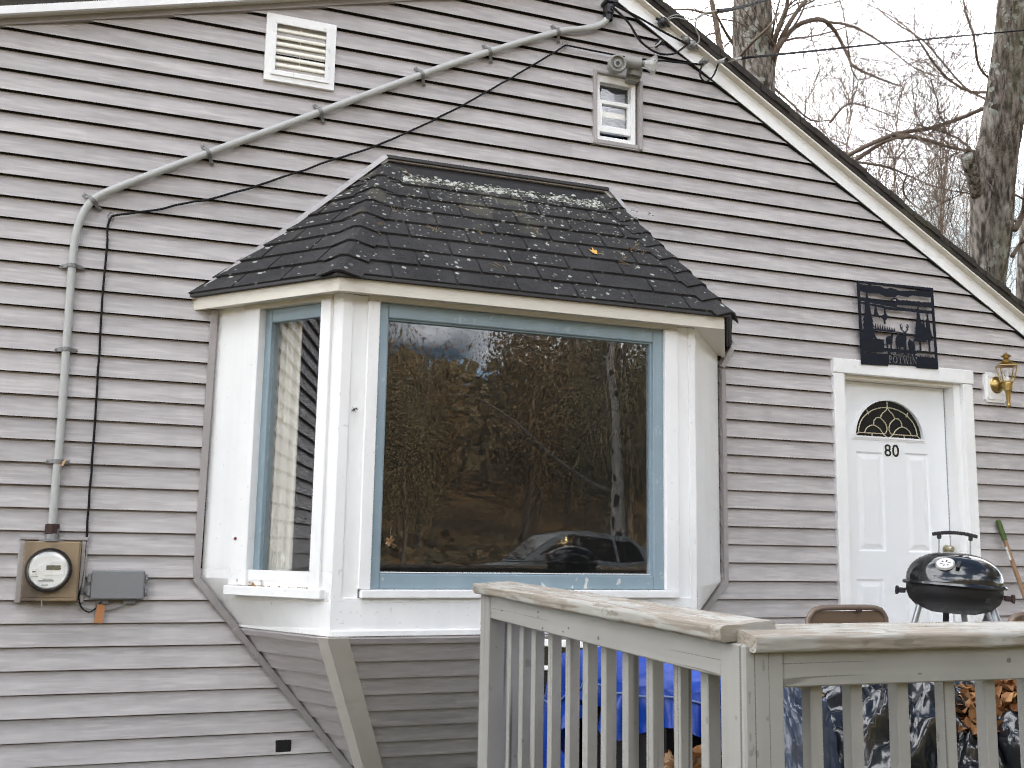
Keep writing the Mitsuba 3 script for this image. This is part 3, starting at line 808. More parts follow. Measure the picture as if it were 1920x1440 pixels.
nl_ = norm(np.cross(np.array([FL, -D, BASE_Z]) - np.array([.68, 0, BASE_Z]), FTL - kf)); nl_ = nl_ if nl_[2] < 0 else -nl_
wf_ = norm(X - ax * np.dot(X, ax)); wl_ = norm(np.cross(nl_, ax)); wl_ = wl_ if wl_[0] < 0 else -wl_
def off_edge(h):
    A = np.array([nf_, nl_, ax]); return np.linalg.solve(A, np.array([h, h, 0.0]))
for (w, n_, ww) in ((wf_, nf_, .084), (wl_, nl_, .064)):
    pts = []
    for t in (0.014, 1.13):
        q = kf + ax * t; pts += [q + off_edge(.028), q + w * ww + n_ * .028, q + w * ww + n_ * .001, q + off_edge(.001)]
    pts = [p + ax * ((BASE_Z - .006 - p[2]) / ax[2]) if i < 4 else p for i, p in enumerate(pts)]
    part(HOUSE, 'bay_brace', hullmesh(pts), 'brace')
part(HOUSE, 'bay_brace_foot', MB().obox(kf + ax * 1.12 + wf_ * .05 + nf_ * .02, ax, wf_, nf_, .055, .054, .012), 'white')

# ------------------------------------------------------------------ front door (a part of the house)
SY = 0.085    # slab plane
part(HOUSE, 'door_frame', MB().box(DX0, DX0 + .088, -.046, .10, ZB + .3, 2.642, .003), 'white')
part(HOUSE, 'door_frame', MB().box(DX1 - .088, DX1, -.046, .10, ZB + .3, 2.642, .003), 'white')
part(HOUSE, 'door_frame', MB().box(DX0 - .004, DX1 + .006, -.052, .10, 2.643, 2.742, .003), 'white')
part(HOUSE, 'door_jamb', MB().box(DX0 + .0885, DX0 + .112, -.004, .12, .55, 2.642), 'white')
part(HOUSE, 'door_jamb', MB().box(DX1 - .145, DX1 - .0885, -.010, .12, .55, 2.642), 'white')
part(HOUSE, 'door_jamb', MB().box(DX0 + .113, DX1 - .146, -.004, .12, 2.618, 2.642), 'fascia')
part(HOUSE, 'door_sill', MB().box(DX0 + .05, DX1 - .05, -.07, .12, .54, .585), 'alu')
SX0, SX1, SZ0, SZ1 = DX0 + .114, DX1 - .150, .588, 2.615
def onslab(px, py):
    q = atY(px, py, SY); return q[0], q[2]
fb0, fb1 = onslab(1603, 817), onslab(1728.5, 823); fap = onslab(1662, 752.5)
FCX, FBZ = (fb0[0] + fb1[0]) / 2, (fb0[1] + fb1[1]) / 2 - .003
FRX, FRZ = (fb1[0] - fb0[0]) / 2, fap[1] - (fb0[1] + fb1[1]) / 2 + .006
def halfell(k, base=0.0, n=48):
    a = np.linspace(0, math.pi, n)
    pts = [(FCX + (FRX + k) * math.cos(t), FBZ - base + (FRZ + k + base) * math.sin(t)) for t in a]
    return sg.Polygon(pts)
slab = sg.box(SX0, SZ0, SX1, SZ1).difference(halfell(.004))
dpan = []
for (p0, p1) in (((1605, 845), (1660, 1034)), ((1697, 849), (1748, 1036)), ((1606, 1086), (1662, 1200)), ((1700, 1090), (1752, 1200))):
    x0, z1 = onslab(*p0); x1, z0 = onslab(*p1); dpan.append((x0, x1, max(z0, .72), z1))
x0m = (dpan[0][0] + dpan[2][0]) / 2
dpan[0] = (dpan[0][0], dpan[0][1] + .01, dpan[0][2], dpan[0][3] - .004); 
for q in dpan: slab = slab.difference(sg.box(q[0], q[2], q[1], q[3]))
DOOR = part(HOUSE, 'front_door', MB().prism(slab, (0, 0, 0), X, Z, -Y, -SY - .03, -SY), 'door', label='white panelled front door with a fan light and the number 80')
for (x0, x1, z0, z1) in dpan:      # raised and fielded panel
    levels = [(0, SY), (.010, SY + .011), (.024, SY + .009), (.050, SY + .001)]
    vv, ff = [], []
    for k, (ins, y) in enumerate(levels):
        vv += [[x0 + ins, y, z0 + ins], [x1 - ins, y, z0 + ins], [x1 - ins, y, z1 - ins], [x0 + ins, y, z1 - ins]]
    for k in range(len(levels) - 1):
        for j in range(4): ff.append([k * 4 + j, k * 4 + (j + 1) % 4, (k + 1) * 4 + (j + 1) % 4, (k + 1) * 4 + j])
    ff.append([12, 13, 14, 15])
    part(DOOR, 'panel', (np.array(vv), np.array(ff)), 'door')
ring = halfell(.030, .022).difference(halfell(0.001, -.002)); ring2 = halfell(.016, .010).difference(halfell(0.0015, -.002))
part(DOOR, 'fan_light_frame', MB().prism(ring, (0, 0, 0), X, Z, -Y, -SY - .01, -SY + .006).prism(ring2, (0, 0, 0), X, Z, -Y, -SY + .006, -SY + .014), 'door')
part(DOOR, 'fan_light', MB().prism(halfell(.003), (0, 0, 0), X, Z, -Y, -SY - .016, -SY - .012), 'darkglass')
came = MB()
fx = lambda a, b: np.array([FCX + a * FRX, SY + .006, FBZ + b * FRZ])       # a -1..1, b 0..1
def cline(pts, r=.0036, st=.008): came.tube(smoothline([fx(*p) for p in pts], st), r, 6)
cline([(math.cos(t) * .875, .10 + .72 * math.sin(t)) for t in np.linspace(0, math.pi, 30)])
cline([(-.98, .01), (-.875, .10)]); cline([(.98, .01), (.875, .10)])
cline([(-.875, .10), (-.16, .10)]); cline([(.16, .10), (.875, .10)])
cline([(-.16, .10), (0, -.02)]); cline([(.16, .10), (0, -.02)])
cline([(0, .99), (0, .82)]); cline([(.62, .72), (.56, .60)]); cline([(-.62, .72), (-.56, .60)])
cline([(-.48, .10), (-.48, 0)]); cline([(.48, .10), (.48, 0)])
for s in (-1, 1):
    cline([(0, .82), (-.05 * s, .74), (-.16 * s, .64), (-.22 * s, .53)])
    cline([(-.22 * s, .53), (-.32 * s, .53), (-.41 * s, .43), (-.42 * s, .32)])
    cline([(-.22 * s, .53), (-.08 * s, .40), (-.03 * s, .24), (-.08 * s, .12), (-.16 * s, .10)])
    cline([(-.70 * s, .10), (-.62 * s, .24), (-.44 * s, .32), (-.26 * s, .24), (-.15 * s, .10)])
part(DOOR, 'leaded_tracery', came, 'lead', smooth=True)
q0 = onslab(1657, 833); q1 = onslab(1686, 857)
tm = meshkit.text_mesh('80', (q0[1] - q1[1]) * .93, .003, bold=True)
tv = np.asarray(tm.vertices); sc = (q1[0] - q0[0] - .006) / (tv[:, 0].max() - tv[:, 0].min())
tv = np.stack([q0[0] + .003 + (tv[:, 0] - tv[:, 0].min()) * sc, SY - .0012 - tv[:, 2], q1[1] + .004 + tv[:, 1]], 1)
part(DOOR, 'house_number', (tv, np.asarray(tm.faces)[:, ::1]), 'black')
part(DOOR, 'number_plate', B(q0[0] - .006, q1[0] + .008, SY - .0008, SY + .0005, q1[1] - .004, q0[1] + .004), 'plastic')
kq = onslab(1774, 1030)
part(DOOR, 'door_knob', MB().lathe([(.001, .064), (.018, .062), (.027, .052), (.028, .042), (.020, .028), (.011, .020), (.011, .008), (.031, .006), (.032, 0)], (kq[0], SY, kq[1]), -Y, 28), 'knob', smooth=40)
part(DOOR, 'edge_gap', B(SX1 - .0002, SX1 + .0022, SY - .004, SY + .001, SZ0, SZ1), 'greyprint')

# ------------------------------------------------------------------ attic window and gable vent
x0, x1, z0, z1 = AW
w_ = MB(); w_.box(x0, x0 + .026, -.04, 0.02, z0, z1, .003); w_.box(x1 - .026, x1, -.05, 0.02, z0, z1 - .03, .003); w_.box(x0 + .0265, x1 - .0265, -.036, .02, z0 + .004, z0 + .032, .003); w_.box(x0 + .0265, x1 - .0265, -.036, 0.02, z1 - .022, z1 - .008, .003)
AT = part(HOUSE, 'attic_window', w_, 'trim', label='small white sash window high under the gable')
ix0, ix1, iz0, iz1 = x0 + .027, x1 - .04, z0 + .033, z1 - .023
fr = MB(); fw = .026
fr.box(ix0, ix0 + fw, -.018, .04, iz0, iz1, .002); fr.box(ix1 - fw - .006, ix1, -.018, .04, iz0, iz1, .002); fr.box(ix0 + fw, ix1 - fw - .006, -.0175, .04, iz1 - .05, iz1, .002); fr.box(ix0 + fw, ix1 - fw - .006, -.0175, .04, iz0, iz0 + .03, .002)
part(AT, 'frame', fr, 'white')
jx0, jx1 = ix0 + fw, ix1 - fw - .006
H = iz1 - iz0
mid = iz0 + H * .60
sa = MB(); sa.box(jx0 + .001, jx1 - .001, -.008, .02, mid - .012, mid + .014, .002); sa.box(jx0 + .001, jx0 + .020, -.0075, .02, iz0 + H * .17, mid - .012); sa.box(jx1 - .02, jx1 - .001, -.0075, .02, iz0 + H * .17, mid - .012); sa.box(jx0 + .001, jx1 - .001, -.008, .02, iz0 + H * .145, iz0 + H * .245, .002)
part(AT, 'sash', sa, 'white')
part(AT, 'pane', MB().add(*[np.array([[jx0 + .018, .012, iz0 + H * .24], [jx1 - .018, .012, iz0 + H * .24], [jx1 - .018, .012, mid], [jx0 + .018, .012, mid]]), np.array([[0, 1, 2, 3]])]), 'pane')
part(AT, 'pane', MB().add(*[np.array([[jx0, .03, mid], [jx1, .03, mid], [jx1, .03, iz1 - .04], [jx0, .03, iz1 - .04]]), np.array([[0, 1, 2, 3]])]), 'pane')
# crumpled plastic sheet behind the panes and a pale slat
fx_, fz_ = np.meshgrid(np.linspace(jx0, jx1, 40), np.linspace(iz0 + H * .2, iz1 - .02, 60), indexing='ij')
fy_ = .085 + .022 * np.abs(meshkit.fbm(np.stack([fx_ * 26, fz_ * 17, fx_ * 0], -1), 4, 2) - .5) * 2
fi, fj = np.meshgrid(np.arange(39), np.arange(59), indexing='ij')
part(AT, 'plastic_sheet', (np.stack([fx_, fy_, fz_], -1).reshape(-1, 3), np.stack([fi * 60 + fj, (fi + 1) * 60 + fj, (fi + 1) * 60 + fj + 1, fi * 60 + fj + 1], -1).reshape(-1, 4)), 'film', smooth=True)
part(AT, 'slat', B(jx0, jx1, .055, .065, iz0 + H * .44, iz0 + H * .52), 'paleyel')
part(AT, 'opening', B(jx0, jx1, .10, .11, iz0 + .028, iz1), 'dark')

v0 = atY(501, 22.5, -.04); v1 = atY(631, 47.5, -.04); v2 = atY(495, 148, -.04); v3 = atY(626.5, 169, -.04)
vx0, vx1 = (v0[0] + v2[0]) / 2, (v1[0] + v3[0]) / 2; vz1, vz0 = (v0[2] + v1[2]) / 2, (v2[2] + v3[2]) / 2
vf = MB()
for k, (a, d0, d1) in enumerate(((0.0, .0, .040), (.034, .040, .050))):
    b = a + (.040 if k == 0 else .024)
    vf.prism(sg.box(vx0 + a, vz0 + a, vx1 - a, vz1 - a).difference(sg.box(vx0 + b, vz0 + b, vx1 - b, vz1 - b)), (0, 0, 0), X, Z, -Y, d0, d1)
VENT = part(HOUSE, 'gable_vent', vf, 'white', label='square white louvred vent under the left roof slope')
lx0, lx1, lz0, lz1 = vx0 + .058, vx1 - .058, vz0 + .05, vz1 - .058
part(VENT, 'opening', B(lx0, lx1, -.006, -.002, lz0, lz1), 'dark')
for k in range(7):
    zc = lz0 + (lz1 - lz0) * (k + .35) / 7.0; h = (lz1 - lz0) / 7 * .58
    prof = sg.Polygon([(-.036, zc - h * .5), (-.030, zc - h * .62), (-.022, zc - h * .5), (-.010, zc + h * .62), (-.014, zc + h * .7), (-.030, zc + h * .2), (-.037, zc - h * .2)])
    part(VENT, 'slat', MB().prism(prof, (lx0, 0, 0), Y, Z, X, 0, lx1 - lx0), 'louvre')
part(VENT, 'mullion', B((lx0 + lx1) / 2 - .003, (lx0 + lx1) / 2 + .003, -.018, -.006, lz0, lz1), 'louvre')
# small dark outlet cover low on the siding
c0 = atY(517, 1388, -.02); c1 = atY(545, 1409, -.02)
whole('outlet_cover', B(c0[0], c1[0], -.030, -.014, c1[2], c0[2], .003), 'black', 'small dark square cover low on the siding under the bay window', 'outlet cover')
#PART2
# ------------------------------------------------------------------ conduit and its clamps
def onwall(pts, y): return [atY(px, py, y) for px, py in pts]


CON = thing('service_conduit', 'long grey service pipe climbing the left wall and slanting up to the roof edge', 'conduit')
cp = [(98, 985), (105, 900), (113, 815), (121, 700), (128, 600), (136, 490), (142, 442), (152, 408), (166, 384), (186, 367), (250, 340), (390, 287), (600, 210), (790, 140), (917, 97), (1045, 60), (1085, 55), (1112, 51), (1130, 44), (1140, 32), (1141, 18)]
cq = smoothline(onwall(cp, -.055), .03)
part(CON, 'pipe', MB().tube(cq, .0205, 14), 'conduit', smooth=40)
for px, py in ((137, 498), (127, 658), (115, 865), (181, 376), (390, 287), (604, 212), (791, 140), (918, 98), (1043, 60)):
    q = atY(px, py, -.055); i = int(np.argmin(np.linalg.norm(cq - q, axis=1))); i = min(max(i, 1), len(cq) - 2)
    t = norm(cq[i + 1] - cq[i - 1]); s = norm(np.cross(t, Y)); c = cq[i]
    mb = MB()
    arc = [c + s * .0245 * math.cos(a) - Y * .0245 * math.sin(a) for a in np.linspace(-.1, math.pi + .1, 14)]
    for a, b in zip(arc[:-1], arc[1:]): mb.bar(a, b, .020, .003, t)
    for sg_ in (-1, 1): mb.bar(c + s * sg_ * .024 + Y * .006, c + s * sg_ * .062 + Y * .034, .020, .004, t); mb.lathe([(.006, 0), (.006, .004), (.001, .006)], c + s * sg_ * .050 + Y * .022, -Y, 10)
    part(CON, 'clamp', mb, 'galv', smooth=30)
q = atY(98, 990, -.055)
part(CON, 'coupling', MB().lathe([(.030, -.03), (.034, -.028), (.034, .018), (.030, .02), (.022, .021)], q, Z, 8), 'rusty')
q = atY(1141, 14, -.06)
wh = MB().box(q[0] - .026, q[0] + .022, -.10, -.025, q[2] - .055, q[2] + .03, .006).box(q[0] - .040, q[0] + .048, -.115, -.02, q[2] + .012, q[2] + .038, .008).lathe([(.027, -.03), (.029, .03)], q - Z * .06, Z, 12)
part(CON, 'weatherhead', wh, 'black', smooth=30)

# ------------------------------------------------------------------ cables
def cable(name, pts, y, r, m, label, jag=0.0, ys=None):
    p = [atY(px, py, (ys[i] if ys else y)) for i, (px, py) in enumerate(pts)]
    c = smoothline(p, .02)
    if jag: c[1:-1] += jag * (meshkit.noise(np.stack([c[1:-1, 0] * 13, c[1:-1, 2] * 13, c[1:-1, 0] * 0], -1), 3) - .5)[:, None] * np.array([.5, .5, 1])
    return whole(name, MB().tube(c, r, 6), m, label, 'cable', smooth=True)


cable('black_cable', [(1060, 85), (1000, 122), (900, 179), (800, 232), (700, 275), (600, 308), (500, 343), (400, 371), (300, 391), (225, 403), (209, 406)], -.045, .0062, 'cable', 'thin black cable slanting from the flood light down to the left corner eyelet', .014)
cable('drop_cable', [(209, 407), (203, 422), (200, 470), (192, 560), (185, 680), (177, 800), (170, 900), (163, 1000), (157, 1070), (151, 1108)], -.04, .0066, 'cable', 'black cable hanging straight down beside the grey pipe to the utility box', .010)
cable('flood_cable', [(1060, 85), (1100, 92), (1150, 102), (1180, 109), (1260, 116), (1314, 121)], -.055, .006, 'cable', 'short black cable from the gable eyelet past the flood light to the roof edge', .008)
cable('looped_cable', [(1318, 119), (1313, 132), (1313, 143), (1320, 152), (1327, 152), (1338, 141), (1347, 119)], -.115, .0058, 'cable', 'small black drip loop hanging from the white rake board')
for (px, py, lab) in ((208, 406, 'wire eyelet holding the black cable at the lower left bend'), (1059, 84, 'wire eyelet holding the black cable beside the grey pipe under the gable')):
    q = atY(px, py, -.035); ring = [q + np.array([.016 * math.cos(a), -.006 * math.sin(2 * a), .022 * math.sin(a)]) for a in np.linspace(0, 2 * math.pi, 15)]
    whole('cable_eyelet', MB().tube(ring, .0028, 5), 'galv', lab, 'eyelet', smooth=True)
cable('service_wire', [(1147, 14), (1178, 42), (1195, 72), (1213, 87), (1229, 86), (1239, 77)], -.10, .0062, 'wire', 'pale bare wire drooping from the weatherhead to the first roof edge clamp')
cable('service_wire', [(1148, 12), (1178, 42), (1202, 78), (1232, 99), (1262, 101), (1283, 88), (1293, 80)], -.115, .0070, 'cable', 'black service wire sagging lowest between the weatherhead and the grey splice')
cable('service_wire', [(1150, 8), (1200, 34), (1250, 63), (1288, 82)], -.12, .0070, 'cable', 'black service wire running straight from the weatherhead to the grey splice')
cable('splice_wire', [(1302, 85), (1311, 78), (1310, 66), (1304, 52), (1306, 36), (1318, 26), (1345, 20)], -.16, .0048, 'wire', 'pale wire curling up from the grey splice over the roof edge', ys=[-.14, -.16, -.18, -.2, -.22, -.25, -.3])
for px, py, r, lab in ((1238, 79, .022, 'small black clamp on the lower edge of the rake board'), (1298, 84, .034, 'round grey splice insulator on the rake board, lower of the pair'), (1287, 74, .026, 'dark insulator knob tucked above the grey splice'), (1243, 42, .036, 'dark hooded bracket high on the rake board')):
    q = atY(px, py, -.08)
    mb = MB().lathe([(.001, -r), (r * .6, -r * .85), (r, -r * .2), (r * .95, r * .3), (r * .55, r * .8), (.001, r)], q, norm([.3, -.8, .3]), 14)
    mb.box(q[0] - .010, q[0] + .010, q[1], -.02, q[2] - .012, q[2] + .012, .003).lathe([(.009, -r * 1.5), (.009, r * 1.5)], q, norm([.8, 0, -.3]), 8)
    whole('wire_clamp', mb, 'galv' if 'grey' in lab else 'black', lab, 'wire clamp', smooth=30)
q = atY(1318, 117, -.06); whole('wire_clamp', MB().box(q[0] - .022, q[0] + .022, -.10, -.03, q[2] - .014, q[2] + .014, .005).lathe([(.014, -.02), (.016, .02)], q - Y * .03, X, 10), 'galv', 'small grey clamp where the phone line meets the rake board', 'wire clamp', smooth=30)
wires = MB()
q = atY(1252, 34, -.10); w2 = [q + np.array([t * .26, -.05 * t, .045 * t + .02 * math.sin(t * 7)]) for t in np.linspace(0, 1, 12)]
wires.tube(w2, .004, 5); wires.tube([a + np.array([-.02, 0, -.03 * (1 - k / 11)]) for k, a in enumerate(w2)], .004, 5)
whole('frayed_wire', wires, 'wire', 'pale frayed wires poking from the hooded bracket', 'wire', kind='stuff', smooth=True)
# line going off to the right, over the yard
p0 = atY(1346, 116, -.14); line = [p0, atD(1400, 108, 6.9), atD(1520, 96, 8.0), atD(1700, 77, 9.6), atD(1930, 56, 11.6), atD(2300, 24, 15)]
whole('phone_line', MB().tube(smoothline(line, .15), .0085, 6), 'cable', 'thin overhead line stretching right from the roof edge across the trees', 'overhead line', smooth=True)
whole('line_grip', MB().tube([atY(1346, 116, -.14), atD(1362, 113, 6.66), atD(1388, 109, 6.8)], [.012, .018, .010], 8), 'wire', 'grey wedge grip at the house end of the overhead line', 'wire grip', smooth=True)
line = [atY(1345, 20, -.3), atD(1380, 15, 7.6), atD(1440, -2, 9.0), atD(1560, -40, 12)]
whole('service_drop', MB().tube(smoothline(line, .15), .013, 6), 'cable', 'thick overhead service line leaving the frame above the left tree trunk', 'overhead line', smooth=True)

# ------------------------------------------------------------------ electric meter
MT = thing('electric_meter', 'round glass electric meter on a rusty tan metal box', 'electric meter')
m0 = atY(47, 1014, -.105); m1 = atY(140, 1128, -.105)
mx0, mx1, mz1, mz0 = m0[0], m1[0] + .010, m0[2], m1[2]
part(MT, 'box', B(mx0, mx1, -.105, -.005, mz0, mz1, .006), 'meterbox')
part(MT, 'cover', B(mx0 + .006, mx1 - .008, -.1095, -.1055, mz0 + .02, mz1 - .006, .002), 'meterbox')
part(MT, 'lip', B(mx0 + .004, mx1 - .004, -.114, -.106, mz0 + .004, mz0 + .018, .002), 'meterbox')
tr = MB().box(mx0 - .030, mx0 - .001, -.045, -.002, mz0 - .01, mz1 + .004, .003); part(MT, 'side_channel', tr, 'alu')
part(MT, 'side_channel', MB().box(mx1 + .001, mx1 + .030, -.045, -.002, mz0 - .01, mz1 + .004, .003), 'alu')
part(MT, 'side_channel', MB().box(mx0 - .028, mx1 + .030, -.05, -.002, mz1 + .005, mz1 + .024, .003), 'alu')
hq = np.array([atY(98, 1008, -.055)[0], -.055, mz1 + .012])
part(MT, 'hub', MB().lathe([(.060, -.012), (.060, -.004), (.034, .0), (.030, .03), (.030, .05)], hq, Z, 20), 'galv', smooth=30)
mc = atY(91, 1069, -.14); mr = .1015
part(MT, 'ring', MB().lathe([(mr * .98, -.03), (mr * 1.04, -.03), (mr * 1.06, -.015), (mr * 1.06, .012), (mr * .98, .024), (mr * .93, .012)], (mc[0], -.125, mc[2]), -Y, 48), 'black', smooth=30)
part(MT, 'dial', MB().lathe([(.0005, .002), (mr * .84, .002), (mr * .90, -.012)], (mc[0], -.147, mc[2]), -Y, 48), 'meterface', smooth=30)
part(MT, 'glass', MB().lathe([(mr * .955, -.01), (mr * .955, .045), (mr * .90, .062), (mr * .70, .068), (.0005, .069)], (mc[0], -.135, mc[2]), -Y, 48), 'clear', smooth=40)
px_ = lambda a, b: (mc[0] + a * mr, mc[2] + b * mr)
def mrect(a0, a1, b0, b1, m, nm, y=-.151):
    part(MT, nm, B(mc[0] + a0 * mr, mc[0] + a1 * mr, y - .002, y + .001, mc[2] + b0 * mr, mc[2] + b1 * mr), m)


swoosh = sg.LineString([(mc[0] + a * mr, mc[2] + b * mr) for a, b in ((-.55, .02), (-.42, .25), (-.1, .42), (.35, .45), (.62, .38))]).buffer(.002)
part(MT, 'display_bezel', MB().prism(sg.Polygon([px_(*c) for c in ((-.46, .02), (-.35, .2), (-.05, .38), (.3, .42), (.66, .34), (.70, -.18), (-.1, -.2))]).buffer(.003), (0, 0, 0), X, Z, -Y, .148, .1525), 'meterface')
mrect(-.10, .54, .02, .24, 'lcd', 'display', -.153)
mrect(-.74, -.52, -.20, .05, 'plastic', 'optical_port', -.151); mrect(-.70, -.64, -.10, -.04, 'black', 'optical_port', -.1535); mrect(-.62, -.56, -.10, -.04, 'black', 'optical_port', -.1535)
mrect(-.42, .28, -.52, -.47, 'greyprint', 'printed_line'); mrect(-.2, .2, -.44, -.41, 'greyprint', 'printed_line'); mrect(-.26, .04, -.72, -.68, 'greyprint', 'printed_line'); mrect(-.75, -.45, -.30, -.28, 'greyprint', 'printed_line')
part(MT, 'seal_wire', MB().tube([(mc[0] - .02, -.118, mz0 + .01), (mc[0] - .018, -.125, mz0 - .02), (mc[0] - .022, -.122, mz0 - .055)], .002, 5), 'wire')

# ------------------------------------------------------------------ utility box with its wires
UB = thing('utility_box', 'grey plastic utility box on the siding right of the electric meter', 'utility box')
u0 = atY(173, 1069, -.085); u1 = atY(269, 1124, -.085)
ux0, ux1, uz1, uz0 = u0[0], u1[0], u0[2], u1[2]
part(UB, 'case', B(ux0 + .005, ux1 - .005, -.06, -.002, uz0 + .004, uz1 - .002, .006), 'greybox')
part(UB, 'lid', B(ux0, ux1, -.088, -.0605, uz0, uz1, .010), 'greybox')
for k in range(2):
    zc = uz0 + (uz1 - uz0) * (.28 + .45 * k)
    part(UB, 'hinge', MB().box(ux0 - .016, ux0 - .0005, -.072, -.03, zc - .024, zc + .024, .004).box(ux0 - .020, ux0 - .012, -.062, -.044, zc - .018, zc + .018, .003), 'greybox')
    part(UB, 'latch', MB().box(ux1 + .0005, ux1 + .016, -.075, -.03, zc - .022, zc + .018, .004).lathe([(.007, 0), (.007, .007), (.001, .009)], (ux1 + .010, -.075, zc - .004), -Y, 10), 'greybox')
for a in (.10, .62): part(UB, 'mounting_foot', B(ux0 + (ux1 - ux0) * a, ux0 + (ux1 - ux0) * (a + .25), -.05, -.008, uz0 - .024, uz0 - .001, .003), 'greybox')
q = atY(187, 1151, -.06); part(UB, 'tag', MB().obox(q, norm([1, 0, -.10]), Y, norm([.10, 0, 1]), .020, .0015, .046, .0005), 'orange', label='orange paper tag hanging under the utility box')
cable('loop_wire', [(151, 1105), (148, 1120), (152, 1138), (166, 1148), (180, 1140), (190, 1128)], -.05, .0042, 'cable', 'thin black loop of wire hanging between meter and utility box')
cable('ground_wire', [(142, 1131), (158, 1138), (180, 1143), (205, 1142), (225, 1136), (240, 1130)], -.045, .0042, 'wire', 'pale earth wire sagging below the utility box')
q = atY(154, 1107, -.045); whole('cable_clip', MB().lathe([(.010, -.02), (.012, .02)], q, Z, 10).box(q[0] + .008, q[0] + .026, -.05, -.02, q[2] - .012, q[2] + .012, .003), 'galv', 'small grey clip holding the black cable by the meter box', 'cable clip', smooth=30)

# ------------------------------------------------------------------ flood light over the attic window
FLD = thing('flood_light', 'old grey twin flood light with one clear bulb above the attic window', 'flood light')
fb = atY(1190, 130, -.09)
part(FLD, 'base', MB().lathe([(.048, -.04), (.052, -.02), (.050, .02), (.034, .035)], fb - Z * .01, norm([.1, -.2, 1]), 20).box(fb[0] - .035, fb[0] + .045, -.09, -.01, fb[2] - .075, fb[2] - .02, .01), 'lampgrey', smooth=30)
la = atY(1158, 119, -.16); ax_ = norm([-.18, -1, -.12])
part(FLD, 'lamp_holder', MB().lathe([(.030, -.10), (.045, -.085), (.050, -.03), (.060, -.022), (.060, .0), (.052, .012), (.046, .012), (.042, -.006), (.026, -.01), (.026, .004), (.014, .006), (.013, -.006), (.001, -.006)], la, ax_, 28), 'lampgrey', smooth=30)
part(FLD, 'socket', MB().lathe([(.001, -.002), (.026, -.002), (.026, .004), (.001, .004)], la - ax_ * .005, ax_, 20), 'black')
lb = atY(1176, 116, -.13); le = atY(1203, 119, -.17); axb = norm(le - lb)
part(FLD, 'lamp_holder', MB().lathe([(.028, -.02), (.036, -.01), (.036, np.linalg.norm(le - lb)), (.030, np.linalg.norm(le - lb) + .002), (.028, .02)], lb, axb, 24), 'lampgrey', smooth=30)
part(FLD, 'bulb_neck', MB().lathe([(.020, -.01), (.022, .012), (.018, .02)], le, axb, 18), 'galv', smooth=30)
part(FLD, 'bulb', MB().lathe([(.018, .010), (.024, .020), (.040, .048), (.058, .074), (.061, .084), (.057, .094), (.030, .101), (.0005, .103)], le, axb, 32), 'dusty', smooth=40)
part(FLD, 'arm', MB().tube([fb + Z * .02, (fb + la) / 2 + Z * .012, la - ax_ * .08], .014, 8).tube([fb + Z * .02, lb], .014, 8), 'lampgrey', smooth=30)

# ------------------------------------------------------------------ cut-out metal name sign
SG = thing('name_sign', 'dark cut-metal sign with deer, pines and the word POTWIN above the door', 'sign')
s_tl, s_tr, s_bl, s_br = atY(1607, 523.5, -.060), atY(1749, 540, -.060), atY(1615, 683, -.060), atY(1760, 690, -.060)
S0 = s_bl; SU = (s_br - s_bl + s_tr - s_tl) / 200.0; SV = (s_tl - s_bl + s_tr - s_br) / 200.0      # hundredths of its width and height
pg = lambda pts: sg.Polygon([(a, 100 - b) for a, b in pts]).buffer(0)
ln = lambda pts, w: sg.LineString([(a, 100 - b) for a, b in pts]).buffer(w / 2, cap_style='square')
rs = random.Random(9)
def pine(u, v0, v1, w, tiers):
    pts_l, pts_r = [], []
    for t in range(tiers):
        f0 = t / tiers; f1 = (t + 1) / tiers
        yy0 = v0 + (v1 - v0) * f0; yy1 = v0 + (v1 - v0) * f1
        pts_l += [(u - w * (.08 + .55 * f0), yy0), (u - w * f1 * rs.uniform(.8, 1.1), yy1 + rs.uniform(-.5, 1)), (u - w * f1 * .8, yy1 - .6)]
        pts_r += [(u + w * (.08 + .55 * f0), yy0), (u + w * f1 * rs.uniform(.8, 1.1), yy1 + rs.uniform(-.5, 1)), (u + w * f1 * .8, yy1 - .6)]
    return pg([(u, v0 - 5)] + pts_r + pts_l[::-1])
def band(u0, u1, top, bot, amp, n=26):
    us = np.linspace(u0, u1, n)
    return pg([(u_, top(u_) + rs.uniform(-amp, amp)) for u_ in us] + [(u_, bot(u_) + rs.uniform(-amp, amp)) for u_ in us[::-1]])
art = [sg.box(0, 0, 100, 100).difference(sg.box(3.2, 8, 96.8, 97.2))]
art += [pg([(2, 4), (30, 4.5), (36, 7), (44, 5), (55, 8), (70, 6), (98, 4), (98, 12), (72, 11.5), (66, 14), (52, 13), (48, 16), (36, 16), (28, 13), (16, 14), (2, 12)])]
art += [band(2, 50, lambda u_: 20 + .05 * u_, lambda u_: 24 + .09 * u_, .5), band(50, 98, lambda u_: 19.5 - .01 * u_, lambda u_: 25 - .005 * u_, .6), band(2, 50, lambda u_: 25 + .09 * u_, lambda u_: 27 + .10 * u_, .35), band(50, 98, lambda u_: 27 + .02 * u_, lambda u_: 31 + .015 * u_, .5)]
art += [sg.Point(48, 78).buffer(5.2).difference(sg.Point(48, 78).buffer(4.0)).intersection(sg.box(40, 76, 56, 90))]
art += [pine(12, 14, 68, 11, 8), ln([(12, 60), (12, 84)], 3), ln([(3, 20), (12, 22)], 1.2), pine(22.5, 28, 42, 4.2, 4), ln([(22.5, 24), (22.5, 30)], 1.2)]
art += [pine(78, 28, 68, 9.5, 8), ln([(78, 66), (78, 80)], 1.8), pine(90, 34, 66, 7, 7), ln([(90, 60), (90, 80)], 1.6), pine(84, 44, 66, 8, 4)]
